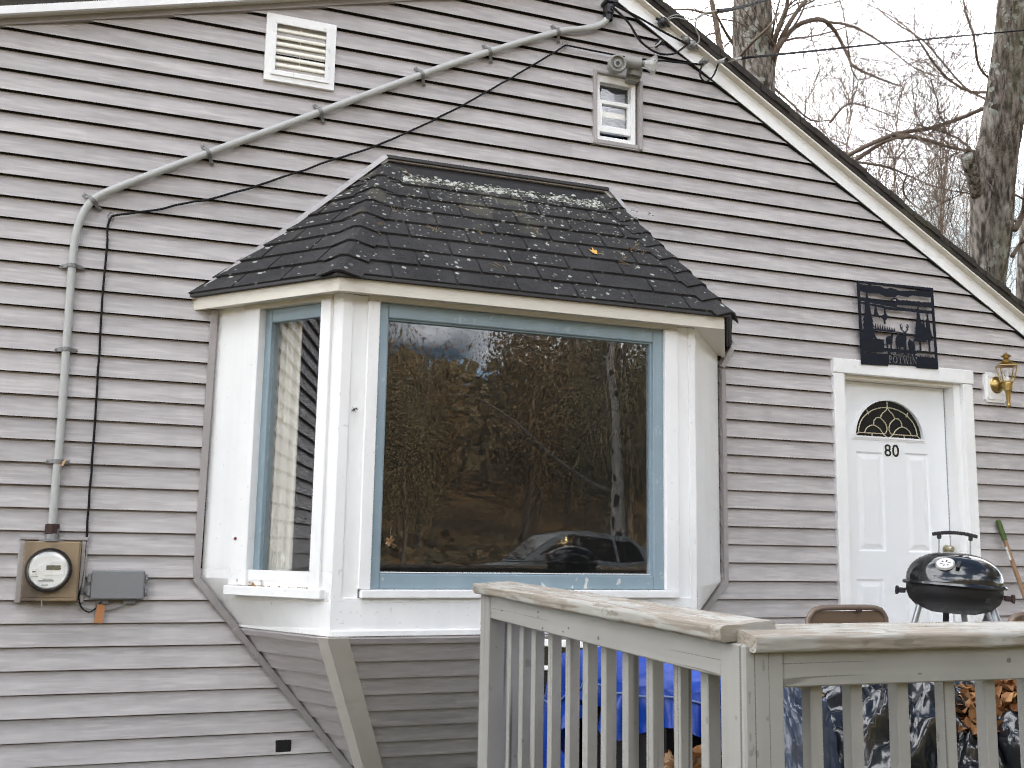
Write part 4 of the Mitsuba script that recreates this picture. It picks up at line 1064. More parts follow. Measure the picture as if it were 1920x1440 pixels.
art += [ln([(34, 31), (34, 36), (32.8, 46), (33.2, 49)], 1.6), pg([(28.5, 40), (33, 38.5), (35, 36.5), (36.5, 39), (41, 40.3), (37, 41.5), (35, 45), (32, 45)]), ln([(34, 31.3), (54, 31.5)], .9)]
for k in range(9):
    u_ = 21 + k * 3.0; h = 7 - .45 * k
    art.append(pg([(u_, 57 - h), (u_ + 1.3, 58.2), (u_ - 1.3, 58.2)]))
art += [ln([(18, 57.6), (47, 58.4), (78, 60.5)], 1.0), ln([(62, 60.5), (80, 62.0)], .9)]
# deer: body, neck, head, antlers, legs; a doe behind
art += [pg([(46, 66), (49, 62.5), (54, 61.6), (56.4, 59.2), (57.4, 57), (60, 57.2), (60.5, 59.6), (59.6, 62), (60, 68), (59, 73), (57, 76), (50, 76), (46, 74)]), ln([(57.6, 57.5), (54, 54), (53.2, 50), (54.2, 48.5)], .8), ln([(54.6, 54.5), (56, 51)], .6), ln([(59.8, 57.3), (62.6, 54), (63.6, 50), (62.2, 48.3)], .8), ln([(62.4, 54.2), (61, 51)], .6)]
for u_ in (47.5, 50.5, 56.5, 58.6): art.append(ln([(u_, 74), (u_ + .3, 84)], 1.3))
art += [pg([(33.5, 66.5), (37, 64), (40, 63.5), (41.6, 60.4), (43, 61.5), (42, 66), (41, 74), (34, 74)]), ln([(35, 72), (35, 83)], 1.2), ln([(39.6, 72), (39.6, 83)], 1.2), pg([(62, 70), (64, 66), (66, 67), (70, 69.5), (71, 78), (63, 79)])]
art += [band(3, 30, lambda u_: 66 + .10 * u_, lambda u_: 84, .8), band(22, 72, lambda u_: 80 - .0 * u_, lambda u_: 83.2, .9), band(62, 97, lambda u_: 79, lambda u_: 80.6, .5), ln([(30, 69), (20, 71)], 1.2), ln([(26, 74), (33, 75)], 1)]
for k in range(46):
    u_ = 3 + k * 2.08; h = rs.uniform(.8, 3.4); art.append(pg([(u_ - .9, 87.5), (u_ + rs.uniform(-.6, .6), 87 - h), (u_ + .9, 87.5)]))
for k in range(6): art.append(ln([(14 + k * 11, 80), (14.5 + k * 11, 88)], 2.4))
art += [sg.box(1, 1.5, 99, 13.2)]
plate = shapely.union_all(art).intersection(sg.box(0, 0, 100, 100))
plate = plate.buffer(.15).intersection(sg.box(0, 0, 100, 100)).difference(pg([(13, 84.8), (33, 83.6), (34, 85.6), (14, 86)])).difference(pg([(42, 85), (62, 86), (63, 87.6), (41, 86.6)]))
# tabs that rest on the door trim
plate = plate.difference(sg.box(34, -1, 71, 2.0))
# cut-through serif letters
def glyphs():
    def V(x, w=1.0): return sg.box(x, 0, x + w, 7)
    def se(x0, x1, y): return sg.box(x0, y, x1, y + .45)
    P_ = [V(0.6), sg.Point(2.0, 5.1).buffer(1.9).difference(sg.Point(1.9, 5.1).buffer(1.15)).intersection(sg.box(1.6, 0, 9, 9)), se(0, 2.4, 0)]
    O_ = [affinity.scale(sg.Point(0, 0).buffer(1), 2.6, 3.5).difference(affinity.scale(sg.Point(0, 0).buffer(1), 1.5, 3.0))]
    O_ = [affinity.translate(g, 2.6, 3.5) for g in O_]
    T_ = [V(1.9), se(0, 4.8, 6.5), sg.box(0, 5.2, .4, 6.6), sg.box(4.4, 5.2, 4.8, 6.6), se(1.2, 3.6, 0)]
    q = lambda pts, w: sg.LineString(pts).buffer(w / 2, cap_style='flat')
    W_ = [q([(.6, 7), (2.2, 0)], 1.0), q([(2.2, 0), (3.6, 6.6)], .45), q([(3.6, 6.6), (5.0, 0)], 1.0), q([(5.0, 0), (6.6, 7)], .45), se(-.2, 1.6, 6.6), se(5.8, 7.2, 6.6)]
    I_ = [V(.6), se(0, 2.2, 0), se(0, 2.2, 6.6)]
    N_ = [q([(.6, 0), (.6, 7)], .45), q([(.6, 7), (4.4, 0)], 1.0), q([(4.4, 0), (4.4, 7)], .45), se(-.1, 1.3, 0), se(3.7, 5.1, 6.6)]
    out, x = [], 0
    for g, w in ((P_, 4.6), (O_, 6.0), (T_, 5.4), (W_, 7.8), (I_, 3.0), (N_, 5.2)):
        out.append(affinity.translate(shapely.union_all(g), x, 0)); x += w
    return shapely.union_all(out), x


gl, gw = glyphs()
gl = affinity.translate(affinity.scale(gl.buffer(.14), 37.0 / gw, 1.22, origin=(0, 0)), 35.5, 4.0)
plate = plate.difference(gl)
part(SG, 'plate', MB().prism(affinity.affine_transform(plate, [np.linalg.norm(SU), 0, 0, np.linalg.norm(SV), 0, 0]), S0, norm(SU), norm(SV), norm(np.cross(SU, SV)), -.002, .002), 'navy')
for a in (17, 86): part(SG, 'standoff', MB().lathe([(.006, -.055), (.006, .002)], S0 + SU * a + SV * 96, -Y, 10), 'black')

# ------------------------------------------------------------------ wall lantern beside the door
LT = thing('wall_lantern', 'polished brass carriage lantern on a white block right of the door', 'wall lantern')
b0 = atY(1844, 697, -.035); b1 = atY(1884, 756, -.035)
oc = sg.box(b0[0], b1[2], b1[0] + .012, b0[2]); oc = oc.difference(shapely.union_all([sg.Point(x_, z_).buffer(.018) for x_ in (b0[0], b1[0] + .012) for z_ in (b1[2], b0[2])]))
part(LT, 'mounting_block', MB().prism(oc, (0, 0, 0), X, Z, -Y, .005, .040).prism(oc.buffer(-.02), (0, 0, 0), X, Z, -Y, .040, .048), 'white')
dq = atY(1868, 722, -.045)
part(LT, 'backplate', MB().lathe([(.060, -.006), (.062, .0), (.055, .006), (.050, .006), (.044, .020), (.026, .034), (.001, .038)], (dq[0], -.050, dq[2]), -Y, 36), 'brass', smooth=40)
LC = atY(1888, 700, -.15); lx, ly = LC[0], LC[1]
zt = atY(1887, 686, -.15)[2]; zbt = atY(1888, 716, -.15)[2]; zap = atY(1887, 676.5, -.15)[2]; zfin = atY(1887, 661, -.15)[2]; ztail = atY(1888, 765, -.15)[2]
part(LT, 'arm', MB().tube(smoothline([(dq[0], -.07, dq[2] + .005), (lx, -.10, dq[2] + .012), (lx, ly, zbt - .035)], .01), .011, 10), 'brass', smooth=40)
wt, wb = .067, .040
R45 = [norm([math.cos(a), math.sin(a), 0]) for a in (math.radians(12), math.radians(102), math.radians(192), math.radians(282))]
ct = [np.array([lx, ly, zt]) + r * wt * 1.25 for r in R45]; cb = [np.array([lx, ly, zbt]) + r * wb * 1.25 for r in R45]
for k in range(4):
    a, b, c_, d_ = cb[k], cb[(k + 1) % 4], ct[(k + 1) % 4], ct[k]
    part(LT, 'pane', (np.array([a, b, c_, d_]), np.array([[0, 1, 2, 3]])), 'clear')
    part(LT, 'corner_bar', MB().tube([cb[k], ct[k]], .0042, 6), 'brass', smooth=True)
fr = MB()
for k in range(4): fr.bar(ct[k], ct[(k + 1) % 4], .010, .010, Z, .002, .006); fr.bar(cb[k], cb[(k + 1) % 4], .009, .009, Z, .002, .004)
part(LT, 'frame', fr, 'brass')
ap = np.array([lx, ly, zap])
rf = []
for k in range(4):
    e = [ct[k] + (ct[k] - [lx, ly, zt]) * .10 + Z * .004, ct[(k + 1) % 4] + (ct[(k + 1) % 4] - [lx, ly, zt]) * .10 + Z * .004]
    rf.append((e[0], e[1]))
v_ = np.array([p for pr in rf for p in pr] + [ap + np.array([.022 * math.cos(t), .022 * math.sin(t), 0]) for t in np.arange(4) * math.pi / 2 + math.radians(12)])
f_ = []
for k in range(4): f_.append([2 * k, 2 * k + 1, 8 + (k + 1) % 4, 8 + k])
part(LT, 'roof', (v_, np.array(f_)), 'brass')
h_ = zfin - zap
part(LT, 'finial', MB().lathe([(.024, -.004), (.026, .10 * h_), (.016, .22 * h_), (.014, .3 * h_), (.034, .48 * h_), (.036, .55 * h_), (.020, .75 * h_), (.008, .84 * h_), (.009, .92 * h_), (.001, h_)], ap, Z, 24), 'brass', smooth=40)
hb = zbt - ztail
part(LT, 'tail', MB().lathe([(.034, 0), (.036, -.012), (.030, -.045), (.030, -.055), (.020, -.065), (.011, -hb * .80), (.013, -hb * .83), (.016, -hb * .88), (.010, -hb * .96), (.001, -hb)], (lx, ly, zbt - .004), Z, 20), 'brass', smooth=40)
part(LT, 'candle', MB().lathe([(.016, 0), (.016, .028), (.009, .032), (.014, .055), (.012, .075), (.001, .088)], (lx, ly, zbt + .002), Z, 14), 'plastic', smooth=40)

# ------------------------------------------------------------------ deck and railing
DF = .45
px0 = 1.222; DYF = -4.0
DK = thing('wooden_deck', 'raised wooden deck behind the grey railing', 'deck')
yb = DYF + .02
while yb < -.05:
    xs = 1.24 if yb < -2.45 else 2.75
    part(DK, 'floor_board', B(xs, 6.6, yb, yb + .134, DF - .035, DF, .004), 'plank'); yb += .14
part(DK, 'rim_joist', B(1.23, 6.6, DYF + .0, DYF + .019, DF - .24, DF - .037), 'paint')
part(DK, 'rim_joist', B(1.222, 1.24, DYF + .02, -2.40, DF - .24, DF - .037), 'paint')
for xx, yy in ((1.4, -3.8), (3.2, -3.8), (5.5, -3.8), (1.4, -2.6), (5.5, -.5), (3.2, -.5)): part(DK, 'footing_post', B(xx, xx + .09, yy, yy + .09, -.3, DF - .04), 'paint')
RL = thing('deck_railing', 'weathered grey painted deck railing with a peeling wooden top rail', 'railing')
pw = .094
ZC0, ZC1 = atX(1368, 1203, px0)[2], atX(913, 1114, px0)[2]     # underside of the cap at the corner and at the far end
YF = atX(914, 1300, px0)[1]
zc = lambda y: ZC0 + (ZC1 - ZC0) * (y - DYF) / (YF - DYF)
part(RL, 'post', MB().box(px0, px0 + pw, DYF, DYF + pw, -.1, ZC0 - .002, .004), 'paint', label='cracked corner post of the railing')
part(RL, 'post', MB().box(px0, px0 + .089, YF, YF + .089, -.1, zc(YF) - .002, .004), 'paint', label='far end post of the railing')
part(RL, 'top_board', MB().bar((px0 + .022, DYF + pw, zc(DYF + pw) - .041), (px0 + .022, YF - .001, zc(YF) - .041), .076, .036, Z, .003), 'painth')
# front run
ZF = atY(1560, 1212, DYF)[2]
part(RL, 'top_board', MB().bar((px0 + pw + .001, DYF + .022, ZF - .042), (5.6, DYF + .022, ZF - .042), .078, .036, Z, .003), 'painth')
part(RL, 'bottom_board', MB().box(px0 + pw, 5.6, DYF + .03, DYF + .066, DF + .08, DF + .165), 'painth')
part(RL, 'bottom_board', MB().box(px0 + .03, px0 + .066, DYF + pw, YF, DF + .08, DF + .165), 'painth')
for px in (1522, 1598, 1684.5, 1772, 1848.5, 1927):
    q = atY(px, 1350, DYF + .06)
    part(RL, 'baluster', MB().box(q[0] - .0155, q[0] + .0155, DYF + .042, DYF + .074, DF - .1, ZF - .012, .002), 'paint')
for k in range(14): part(RL, 'baluster', MB().box(q[0] + .111 * (k + 1) - .0155, q[0] + .111 * (k + 1) + .0155, DYF + .042, DYF + .074, DF - .1, ZF - .012, .002), 'paint')
for px in (960, 983, 1006, 1038, 1072, 1105, 1140, 1181, 1227, 1279, 1331):
    q = atX(px, 1330, px0 + .055); tw = rng.uniform(-.02, .02)
    part(RL, 'baluster', MB().obox((px0 + .057, q[1], (DF - .1 + zc(q[1]) - .012) / 2), norm([1, tw, 0]), norm([-tw, 1, 0]), Z, .016, .0165, (zc(q[1]) - .012 - DF + .1) / 2, .002), 'paint')


def cap_board(p0, p1, width, thick, side, tilt, seed):
    """A weathered 2x6 with rounded, worn edges."""
    p0, p1 = np.asarray(p0, float), np.asarray(p1, float)
    a = norm(p1 - p0); L = np.linalg.norm(p1 - p0)
    s = np.asarray(side, float); n = Z
    n = norm(n + s * tilt); s = norm(s - n * np.dot(s, n)); a2 = a
    w, t = width / 2, thick / 2; r = thick * .26
    prof = []
    for cx, cy, st in ((w - r, t - r, 0), (-w + r, t - r, 90), (-w + r, -t + r, 180), (w - r, -t + r, 270)):
        for d in (0, 30, 60, 90): prof.append((cx + r * math.cos(math.radians(st + d)), cy + r * math.sin(math.radians(st + d))))
    # extra points across the top for grooves
    prof = prof[:4] + [(x_, t) for x_ in np.linspace(w - r, -w + r, 14)[1:-1]] + prof[4:]
    prof = np.array(prof); m = len(prof); ns = int(L / .02) + 2
    v = []
    for i in range(ns):
        u_ = i / (ns - 1)
        c = p0 + a * L * u_
        q = c + prof[:, :1] * s + prof[:, 1:] * n
        h = meshkit.fbm(np.stack([np.full(m, u_ * L * 5), prof[:, 0] * 60, prof[:, 1] * 60], -1), 3, seed) - .5
        e = meshkit.fbm(np.stack([np.full(m, u_ * L * 11), np.sign(prof[:, 0]) * 5.0, prof[:, 1] * 30], -1), 3, seed + 2) - .5
        q = q + (h * .0042)[:, None] * n + (e * .007 * (np.abs(prof[:, 0]) > w - r * 1.1))[:, None] * s * np.sign(prof[:, :1])
        v.append(q)
    v = np.array(v).reshape(-1, 3)
    i, j = np.meshgrid(np.arange(ns - 1), np.arange(m), indexing='ij')
    q = np.stack([i * m + j, (i + 1) * m + j, (i + 1) * m + (j + 1) % m, i * m + (j + 1) % m], -1).reshape(-1, 4)
    f = np.vstack([q[:, [0, 1, 2]], q[:, [0, 2, 3]]])
    v = np.vstack([v, [p0 + a * .0, p1]]); k = len(v) - 2; jj = np.arange(m)
    f = np.vstack([f, np.stack([jj, (jj + 1) % m, jj * 0 + k], 1), np.stack([(ns - 1) * m + (jj + 1) % m, (ns - 1) * m + jj, jj * 0 + k + 1], 1)])
    mm = trimesh.Trimesh(v, f, process=False); trimesh.repair.fix_normals(mm)
    return mm


YE = atX(886, 1108, px0 - .03)[1]
part(RL, 'top_rail', cap_board((px0 + .040, DYF + .045, zc(DYF + .045) + .020), (px0 + .040, YE, zc(YE) + .020), .136, .034, -X, .08, 4), 'cap', smooth=35, label='peeling top board of the left railing run')
part(RL, 'top_rail', cap_board((px0 + .012, DYF + .040, ZF + .016), (5.7, DYF + .040, ZF + .016), .135, .034, -Y, .12, 9), 'cap', smooth=35, label='peeling top board of the front railing run')

# ------------------------------------------------------------------ things on the deck
def folding_chair(cx, cy, label):
    c = thing('folding_chair', label, 'folding chair', 'folding metal chairs on the deck')
    w, zt_ = .225, 1.183
    arch = [(-w - .01, .0, DF), (-w - .004, -.02, .80), (-w, -.045, zt_ - .10), (-w + .02, -.05, zt_ - .03), (-w + .07, -.052, zt_ - .004), (0, -.056, zt_), (w - .07, -.052, zt_ - .004), (w - .02, -.05, zt_ - .03), (w, -.045, zt_ - .10), (w + .004, -.02, .80), (w + .01, 0, DF)]
    off = np.array([cx, cy, 0])
    part(c, 'frame', MB().tube(smoothline([off + np.array(p) for p in arch], .03), .0135, 10), 'chair', smooth=40)
    bp = sg.box(-w + .014, zt_ - .21, w - .014, zt_ - .018).buffer(-.05).buffer(.05)
    part(c, 'backrest', MB().prism(bp, off + np.array([0, -.047, 0]), X, Z, -Y, -.012, .004), 'vinylpad')
    part(c, 'seat', MB().box(cx - .2, cx + .2, cy - .01, cy + .38, .87, .90, .012), 'vinylpad')
    for s in (-1, 1): part(c, 'rear_leg', MB().tube([off + np.array([s * .205, .36, DF]), off + np.array([s * .205, .05, .93])], .012, 8), 'chair', smooth=40)
    part(c, 'rear_leg', MB().tube([off + np.array([-.2, .33, DF + .1]), off + np.array([.2, .33, DF + .1])], .009, 8), 'chair', smooth=40)
    part(c, 'label_notch', MB().box(cx + .035, cx + .065, cy - .076, cy - .060, zt_ - .022, zt_ - .004, .005), 'rusty')
    return c


q = atD(1576, 1134, 5.0); folding_chair(q[0], q[1], 'brown folding metal chair directly in front of the white door')
q = atD(1945, 1146, 4.75); folding_chair(q[0], q[1], 'brown folding metal chair cut off by the right edge beside the grill')

TB = thing('patio_table', 'low white plastic patio table under the kettle grill', 'table')
gq = atD(1789, 1097, 4.2); gx_, gy_, gz_ = gq
tz = .955
part(TB, 'table_top', MB().box(gx_ - .33, gx_ + .40, gy_ - .25, gy_ + .30, tz - .036, tz, .008), 'plastic')
for a in (-1, 1):
    for b in (-1, 1): part(TB, 'leg', MB().box(gx_ + a * .28 - .025, gx_ + a * .28 + .025, gy_ + b * .2 - .025, gy_ + b * .2 + .025, DF, tz - .037, .005), 'plastic')

GR = thing('kettle_grill', 'black enamel kettle grill with splayed metal legs behind the front rail', 'grill')
tiltax = norm(np.array([gx_, gy_, 0]) - np.array([EYE[0], EYE[1], 0]))
gr_up = norm(Z + np.cross(tiltax, Z) * .055)
GRr = .186
la_, lz_ = GRr * .97, .118
lid = [(la_ * math.sin(t) ** .80, .010 + lz_ * math.cos(t) ** .92) for t in np.linspace(.02, math.pi / 2, 26)]
part(GR, 'lid', MB().lathe(lid[::-1] if False else lid, gq, gr_up, 72), 'enamel', smooth=60)
part(GR, 'rim', MB().lathe([(GRr * .95, .014), (GRr * 1.02, .010), (GRr * 1.045, .002), (GRr * 1.03, -.004), (GRr * .96, -.004)], gq, gr_up, 72), 'enamel', smooth=40)
bd = .112
part(GR, 'bowl', MB().lathe([(GRr * .96, -.005), (GRr * .965, -.03), (GRr * .90, -.062), (GRr * .74, -.090), (GRr * .45, -.108), (.001, -bd)], gq, gr_up, 64), 'bowl', smooth=50)
gs = norm(np.cross(tiltax, gr_up)); gf = norm(np.cross(gr_up, gs))      # gs: to the right, gf: roughly away
if np.dot(gs, RGT) < 0: gs = -gs
if np.dot(gf, tiltax) < 0: gf = -gf
topz = lz_ + .010
hp = [gq + gs * a + gr_up * (topz - .004 - .25 * a * a) for a in (-.058, .058)]
for p in hp: part(GR, 'handle_wire', MB().tube([p - gr_up * .006, p + gr_up * .066], .0028, 6), 'leg', smooth=True)
hb_ = MB()
for i in range(11):
    a0_, a1_ = -.082 + i * .0149, -.082 + (i + 1) * .0149
    z0_, z1_ = .078 - 1.6 * (a0_) ** 2, .078 - 1.6 * (a1_) ** 2
    hb_.bar(gq + gs * a0_ + gr_up * (topz + z0_), gq + gs * a1_ + gr_up * (topz + z1_), .014, .026, gr_up, .004, .002)
for a in (-.058, .058): hb_.obox(gq + gs * a + gr_up * (topz + .060), gs, gf, gr_up, .008, .011, .010, .002)
part(GR, 'handle', hb_, 'black')
# vent disc on the lid
vdir = norm(-gf * .80 - gs * .16 + gr_up * .58)
vt = math.radians(54); vdirh = norm(-gf - gs * .22)
vp = gq + vdirh * la_ * math.sin(vt) ** .80 + gr_up * (.010 + lz_ * math.cos(vt) ** .92)
vn = norm(vdirh * .60 + gr_up * .80)
va = norm(np.cross(gr_up, vn)); vb_ = np.cross(vn, va)
slots = shapely.union_all([affinity.rotate(sg.Polygon([(.007, -.0018), (.020, -.0042), (.020, .0042), (.007, .0018)]), k * 60 + 20, origin=(0, 0)) for k in range(6)])
part(GR, 'vent', MB().prism(sg.Point(0, 0).buffer(.030).difference(slots), vp - vn * .004, va, vb_, vn, 0, .0075), 'bare_alu')
part(GR, 'vent_ring', MB().lathe([(.030, -.005), (.034, .004), (.036, -.004)], vp, vn, 32), 'bare_alu', smooth=30)
tq = vp + va * .050 - vb_ * .004 if np.dot(va, gs) > 0 else vp - va * .050 - vb_ * .004
part(GR, 'lid_hook', MB().bar(tq - vb_ * .02 + vn * .004, tq + vb_ * .022 + vn * .003, .016, .008, va, .003), 'black')
for s in (-1, 1):
    o = gq + gs * s * GRr * .98 - gr_up * .036
    mb = MB().obox(o + gs * s * .016, gs, gf, gr_up, .018, .030, .010, .003).obox(o + gs * s * .030, gs, gf, gr_up, .006, .040, .016, .003)
    part(GR, 'side_handle', mb, 'black' if s < 0 else 'rusty')
part(GR, 'damper', MB().obox(gq + gs * GRr * .62 - gf * GRr * .68 - gr_up * .045, gs, gf, gr_up, .012, .006, .010), 'black')
for a, b, m_l in ((-.78, -.30, 'leg'), (-.18, .55, 'bowl'), (.20, .62, 'leg'), (.72, -.20, 'leg')):
    p0 = gq + gs * GRr * a * .85 + gf * GRr * b * .85 - gr_up * .078; p1 = np.array([*(gq + gs * GRr * a * 1.5 + gf * GRr * b * 1.2)[:2], tz + .002])
    part(GR, 'leg', MB().tube([p0, p1], .0115, 10), m_l, smooth=40)
p0 = gq + gs * GRr * .74 - gr_up * .085; part(GR, 'leg_socket', MB().lathe([(.016, .012), (.018, 0), (.036, -.045), (.040, -.06)], p0, gr_up, 16), 'leg', smooth=40)

# long-handled tool leaning on the wall
h0 = atY(1871, 976, -.045); h1 = atY(1919, 1112, -.17); hd = norm(h1 - h0)
TL = thing('garden_shovel', 'wooden handled shovel with a green grip leaning on the wall beside the grill', 'shovel')
part(TL, 'grip', MB().tube([h0 - hd * .004, h0 + hd * .004, h0 + hd * .03, h0 + hd * .145], [.010, .019, .0205, .019], 12), 'greengrip', smooth=40)
Lh = (h0[2] - .78) / -hd[2]
part(TL, 'handle', MB().tube([h0 + hd * .1455, h0 + hd * Lh], .0155, 12), 'handle', smooth=40)
part(TL, 'sticker', MB().tube([h0 + hd * .19 - X * .004, h0 + hd * .285 - X * .004], .0125, 10), 'plastic', smooth=40)
e = h0 + hd * Lh; bl = []
for i in range(9):
    t = i / 8
    for j in range(7):
        s = (j - 3) / 3; wd = .10 * (1 - max(0, t - .6) ** 2 * 3.5)
        bl.append(e + hd * (.02 + t * .27) + X * s * wd + Y * (-.03 * s * s + .01))
bi, bj = np.meshgrid(np.arange(8), np.arange(6), indexing='ij')
part(TL, 'blade', (np.array(bl), np.stack([bi * 7 + bj, (bi + 1) * 7 + bj, (bi + 1) * 7 + bj + 1, bi * 7 + bj + 1], -1).reshape(-1, 4)), 'rusty', smooth=True)


def crumple(center, rad, seed, sub=5, pull=0.0, amp=1.0, floor=None, power=2.6):
    """A stuffed, wrinkled bag: rounded block with sharp folds that run up to its gathered neck."""
    m = trimesh.creation.icosphere(sub, 1.0); v = np.asarray(m.vertices)
    s = (np.abs(v) ** power).sum(1) ** (-1 / power); v = v * s[:, None]
    up = np.clip(v[:, 2], 0, 1)
    lump = meshkit.fbm(v * 1.5 + seed * 3.7, 3, seed) - .5
    warp = np.stack([meshkit.fbm(v * 1.9 + k * 7 + seed, 2, seed + k) for k in range(3)], -1) - .5
    w = v + warp * .9
    rdg = 0
    for fr_, a_ in ((1.8, .17), (3.8, .12), (7.8, .06), (15, .018)):
        q = w * fr_ * np.array([1, 1, .30])
        rdg = rdg + a_ * (1 - np.abs(2 * meshkit.noise(q, seed + int(fr_ * 3)) - 1)) ** 2
    r = 1 + .34 * lump + amp * (rdg - .12)
    v = v * r[:, None]
    if pull: v[:, :2] *= (1 - pull * up ** 2)[:, None]; v[:, 2] += pull * .25 * up ** 3
    p = np.asarray(center) + v * np.asarray(rad)
    if floor is not None: p[:, 2] = np.where(p[:, 2] < floor, floor + .15 * (p[:, 2] - floor) * 0, p[:, 2])
    return p, np.asarray(m.faces)


def dpos(px, py, dz): return atD(px, py, dz)


# refuse sacks behind the front rail
def sack(px, dz, top, rad, seed, label, m='bag', **kw):
    q = atD(px, 1350, dz); c = (q[0], q[1], (DF + top) / 2 + .02)
    return whole('refuse_sack', crumple(c, (rad[0], rad[1], (top - DF) / 2 + .05), seed, floor=DF + .002, **kw), m, label, 'refuse sack', smooth=True)


sack(1478, 2.72, .985, (.115, .13), 3, 'bluish see-through sack tight against the corner post', 'bagblue', power=2.2)
sack(1560, 3.02, 1.0, (.20, .20), 8, 'shiny black refuse sack second from the corner post with a flat top', amp=1.1)
sack(1690, 2.85, 1.005, (.27, .20), 12, 'widest shiny black refuse sack lying in front of the others', amp=1.25)
sack(1700, 3.35, 1.02, (.27, .22), 17, 'black refuse sack standing behind the widest sack', amp=1.2)
sack(1815, 2.75, .93, (.16, .17), 23, 'open black refuse sack heaped with leaves beside the right balusters', amp=1.1)
sack(1905, 2.72, .93, (.15, .16), 29, 'black refuse sack at the right edge with leaves on top', amp=1.2)
sack(1900, 3.35, 1.00, (.17, .17), 37, 'dark refuse sack rising behind the leaves at the right edge', amp=1.0)


def leaf_mesh(rg, size):
    """One curled dead leaf."""
    k = 7
    a = np.linspace(0, 2 * np.pi, k, endpoint=False)
    rr_ = size * (.55 + .45 * rg.random(k)); x_, y_ = rr_ * np.cos(a), rr_ * .7 * np.sin(a)
    z_ = size * (1.3 * (x_ / size) ** 2 * rg.uniform(-.6, .9) + .9 * (y_ / size) ** 2 * rg.uniform(-.3, 1.0)) + size * .12 * rg.normal(size=k)
    v = np.vstack([[0, 0, 0], np.stack([x_, y_, z_], 1)])
    f = np.array([[0, i + 1, (i + 1) % k + 1] for i in range(k)])
    q = trimesh.transformations.random_rotation_matrix(rg.random(3))[:3, :3] if rg.random() < .5 else trimesh.transformations.euler_matrix(rg.normal(0, .4), rg.normal(0, .4), rg.uniform(0, 6.28))[:3, :3]
    return v @ q.T, f


def leaf_heap(center, rx, ry, hz, n, seed, size=.035):
    rg = np.random.default_rng(seed); mb = MB()
    for i in range(n):
        a, r_ = rg.uniform(0, 6.28), math.sqrt(rg.random())
        v, f = leaf_mesh(rg, size * rg.uniform(.6, 1.3))
        mb.add(v + np.array(center) + np.array([rx * r_ * math.cos(a), ry * r_ * math.sin(a), hz * (1 - r_ * r_) * rg.uniform(.4, 1) + rg.normal(0, .006)]), f)
    return mb


q = atD(1812, 1340, 2.78); whole('leaf_heap', leaf_heap((q[0], q[1], .99), .17, .14, .10, 480, 3, .027), 'leafy', 'loose brown leaves spilling from the open sack', 'leaves', kind='stuff')
q = atD(1900, 1320, 2.80); whole('leaf_heap', leaf_heap((q[0], q[1], .995), .17, .14, .12, 500, 4, .027), 'leafy', 'heap of orange brown leaves by the right edge', 'leaves', kind='stuff')
q = atD(1560, 1280, 3.0); whole('leaf_heap', leaf_heap((q[0], q[1], 1.075), .12, .10, .04, 90, 6), 'leafy', 'few dead leaves on the flat topped black sack', 'leaves', kind='stuff')
q = atD(1478, 1285, 2.9); whole('leaf_heap', leaf_heap((q[0], q[1], 1.06), .08, .07, .05, 50, 7), 'leafy', 'dead leaves beside the corner post', 'leaves', kind='stuff')
q = atD(1744, 1305, 3.0); v_, f_ = crumple((q[0], q[1], q[2]), (.045, .04, .022), 41, 3); whole('orange_scrap', (v_, f_), 'orange', 'crushed orange carton between the black sacks', 'litter', smooth=True)

# blue tarpaulin over a dark bin, behind the left railing
TC = np.array([1.80, -2.80, 0.0]); thx, thy = .40, .44; tzt = 1.112
ph = np.linspace(0, 2 * np.pi, 181); tt = np.concatenate([np.linspace(0, .92, 14), np.linspace(.95, 1.06, 7), np.linspace(1.1, 2, 26)])
pv = []
for a in ph:
    cx_, sx_ = math.cos(a), math.sin(a)
    sq = (abs(cx_) ** 4 + abs(sx_) ** 4) ** -.25
    leftness = max(0, -cx_) ** 3
    skirt = .12 + .50 * max(0, math.cos(a - 2.6)) ** 10 + .05 * math.sin(a * 3 + 1) + .05 * math.sin(a * 7.3)
    for t in tt:
        top = min(t, 1.0)
        r_ = top * (1 - .06 * (t < .3))
        fold = max(0, t - 1)
        ro = r_ * sq + fold * (.05 + .085 * math.sin(a * 19 + 1.5 * math.sin(a * 4)) + .05 * math.sin(a * 41))
        z_ = tzt - .030 * top ** 2 - .05 * max(0, top - .82) ** 2 * 20 - fold * skirt
        pv.append([TC[0] + thx * ro * cx_, TC[1] + thy * ro * sx_, z_])
pv = np.array(pv); nn = meshkit.fbm(pv * 5.0, 3, 5) - .5
pv[:, 2] += .07 * nn; pv[:, :2] += .02 * (meshkit.fbm(pv * 13.0, 2, 9) - .5)[:, None]
nt = len(tt); ti, tj = np.meshgrid(np.arange(180), np.arange(nt - 1), indexing='ij')
TP = thing('blue_tarpaulin', 'bright blue tarpaulin draped over a dark bin behind the left balusters', 'tarpaulin')
part(TP, 'sheet', (pv, np.stack([ti * nt + tj, (ti + 1) * nt + tj, (ti + 1) * nt + tj + 1, ti * nt + tj + 1], -1).reshape(-1, 4)), 'tarp', smooth=True)
whole('dark_bin', MB().box(TC[0] - thx * .86, TC[0] + thx * .86, TC[1] - thy * .86, TC[1] + thy * .86, DF, tzt - .12, .04), 'black', 'dark bin mostly hidden under the blue tarpaulin', 'bin')
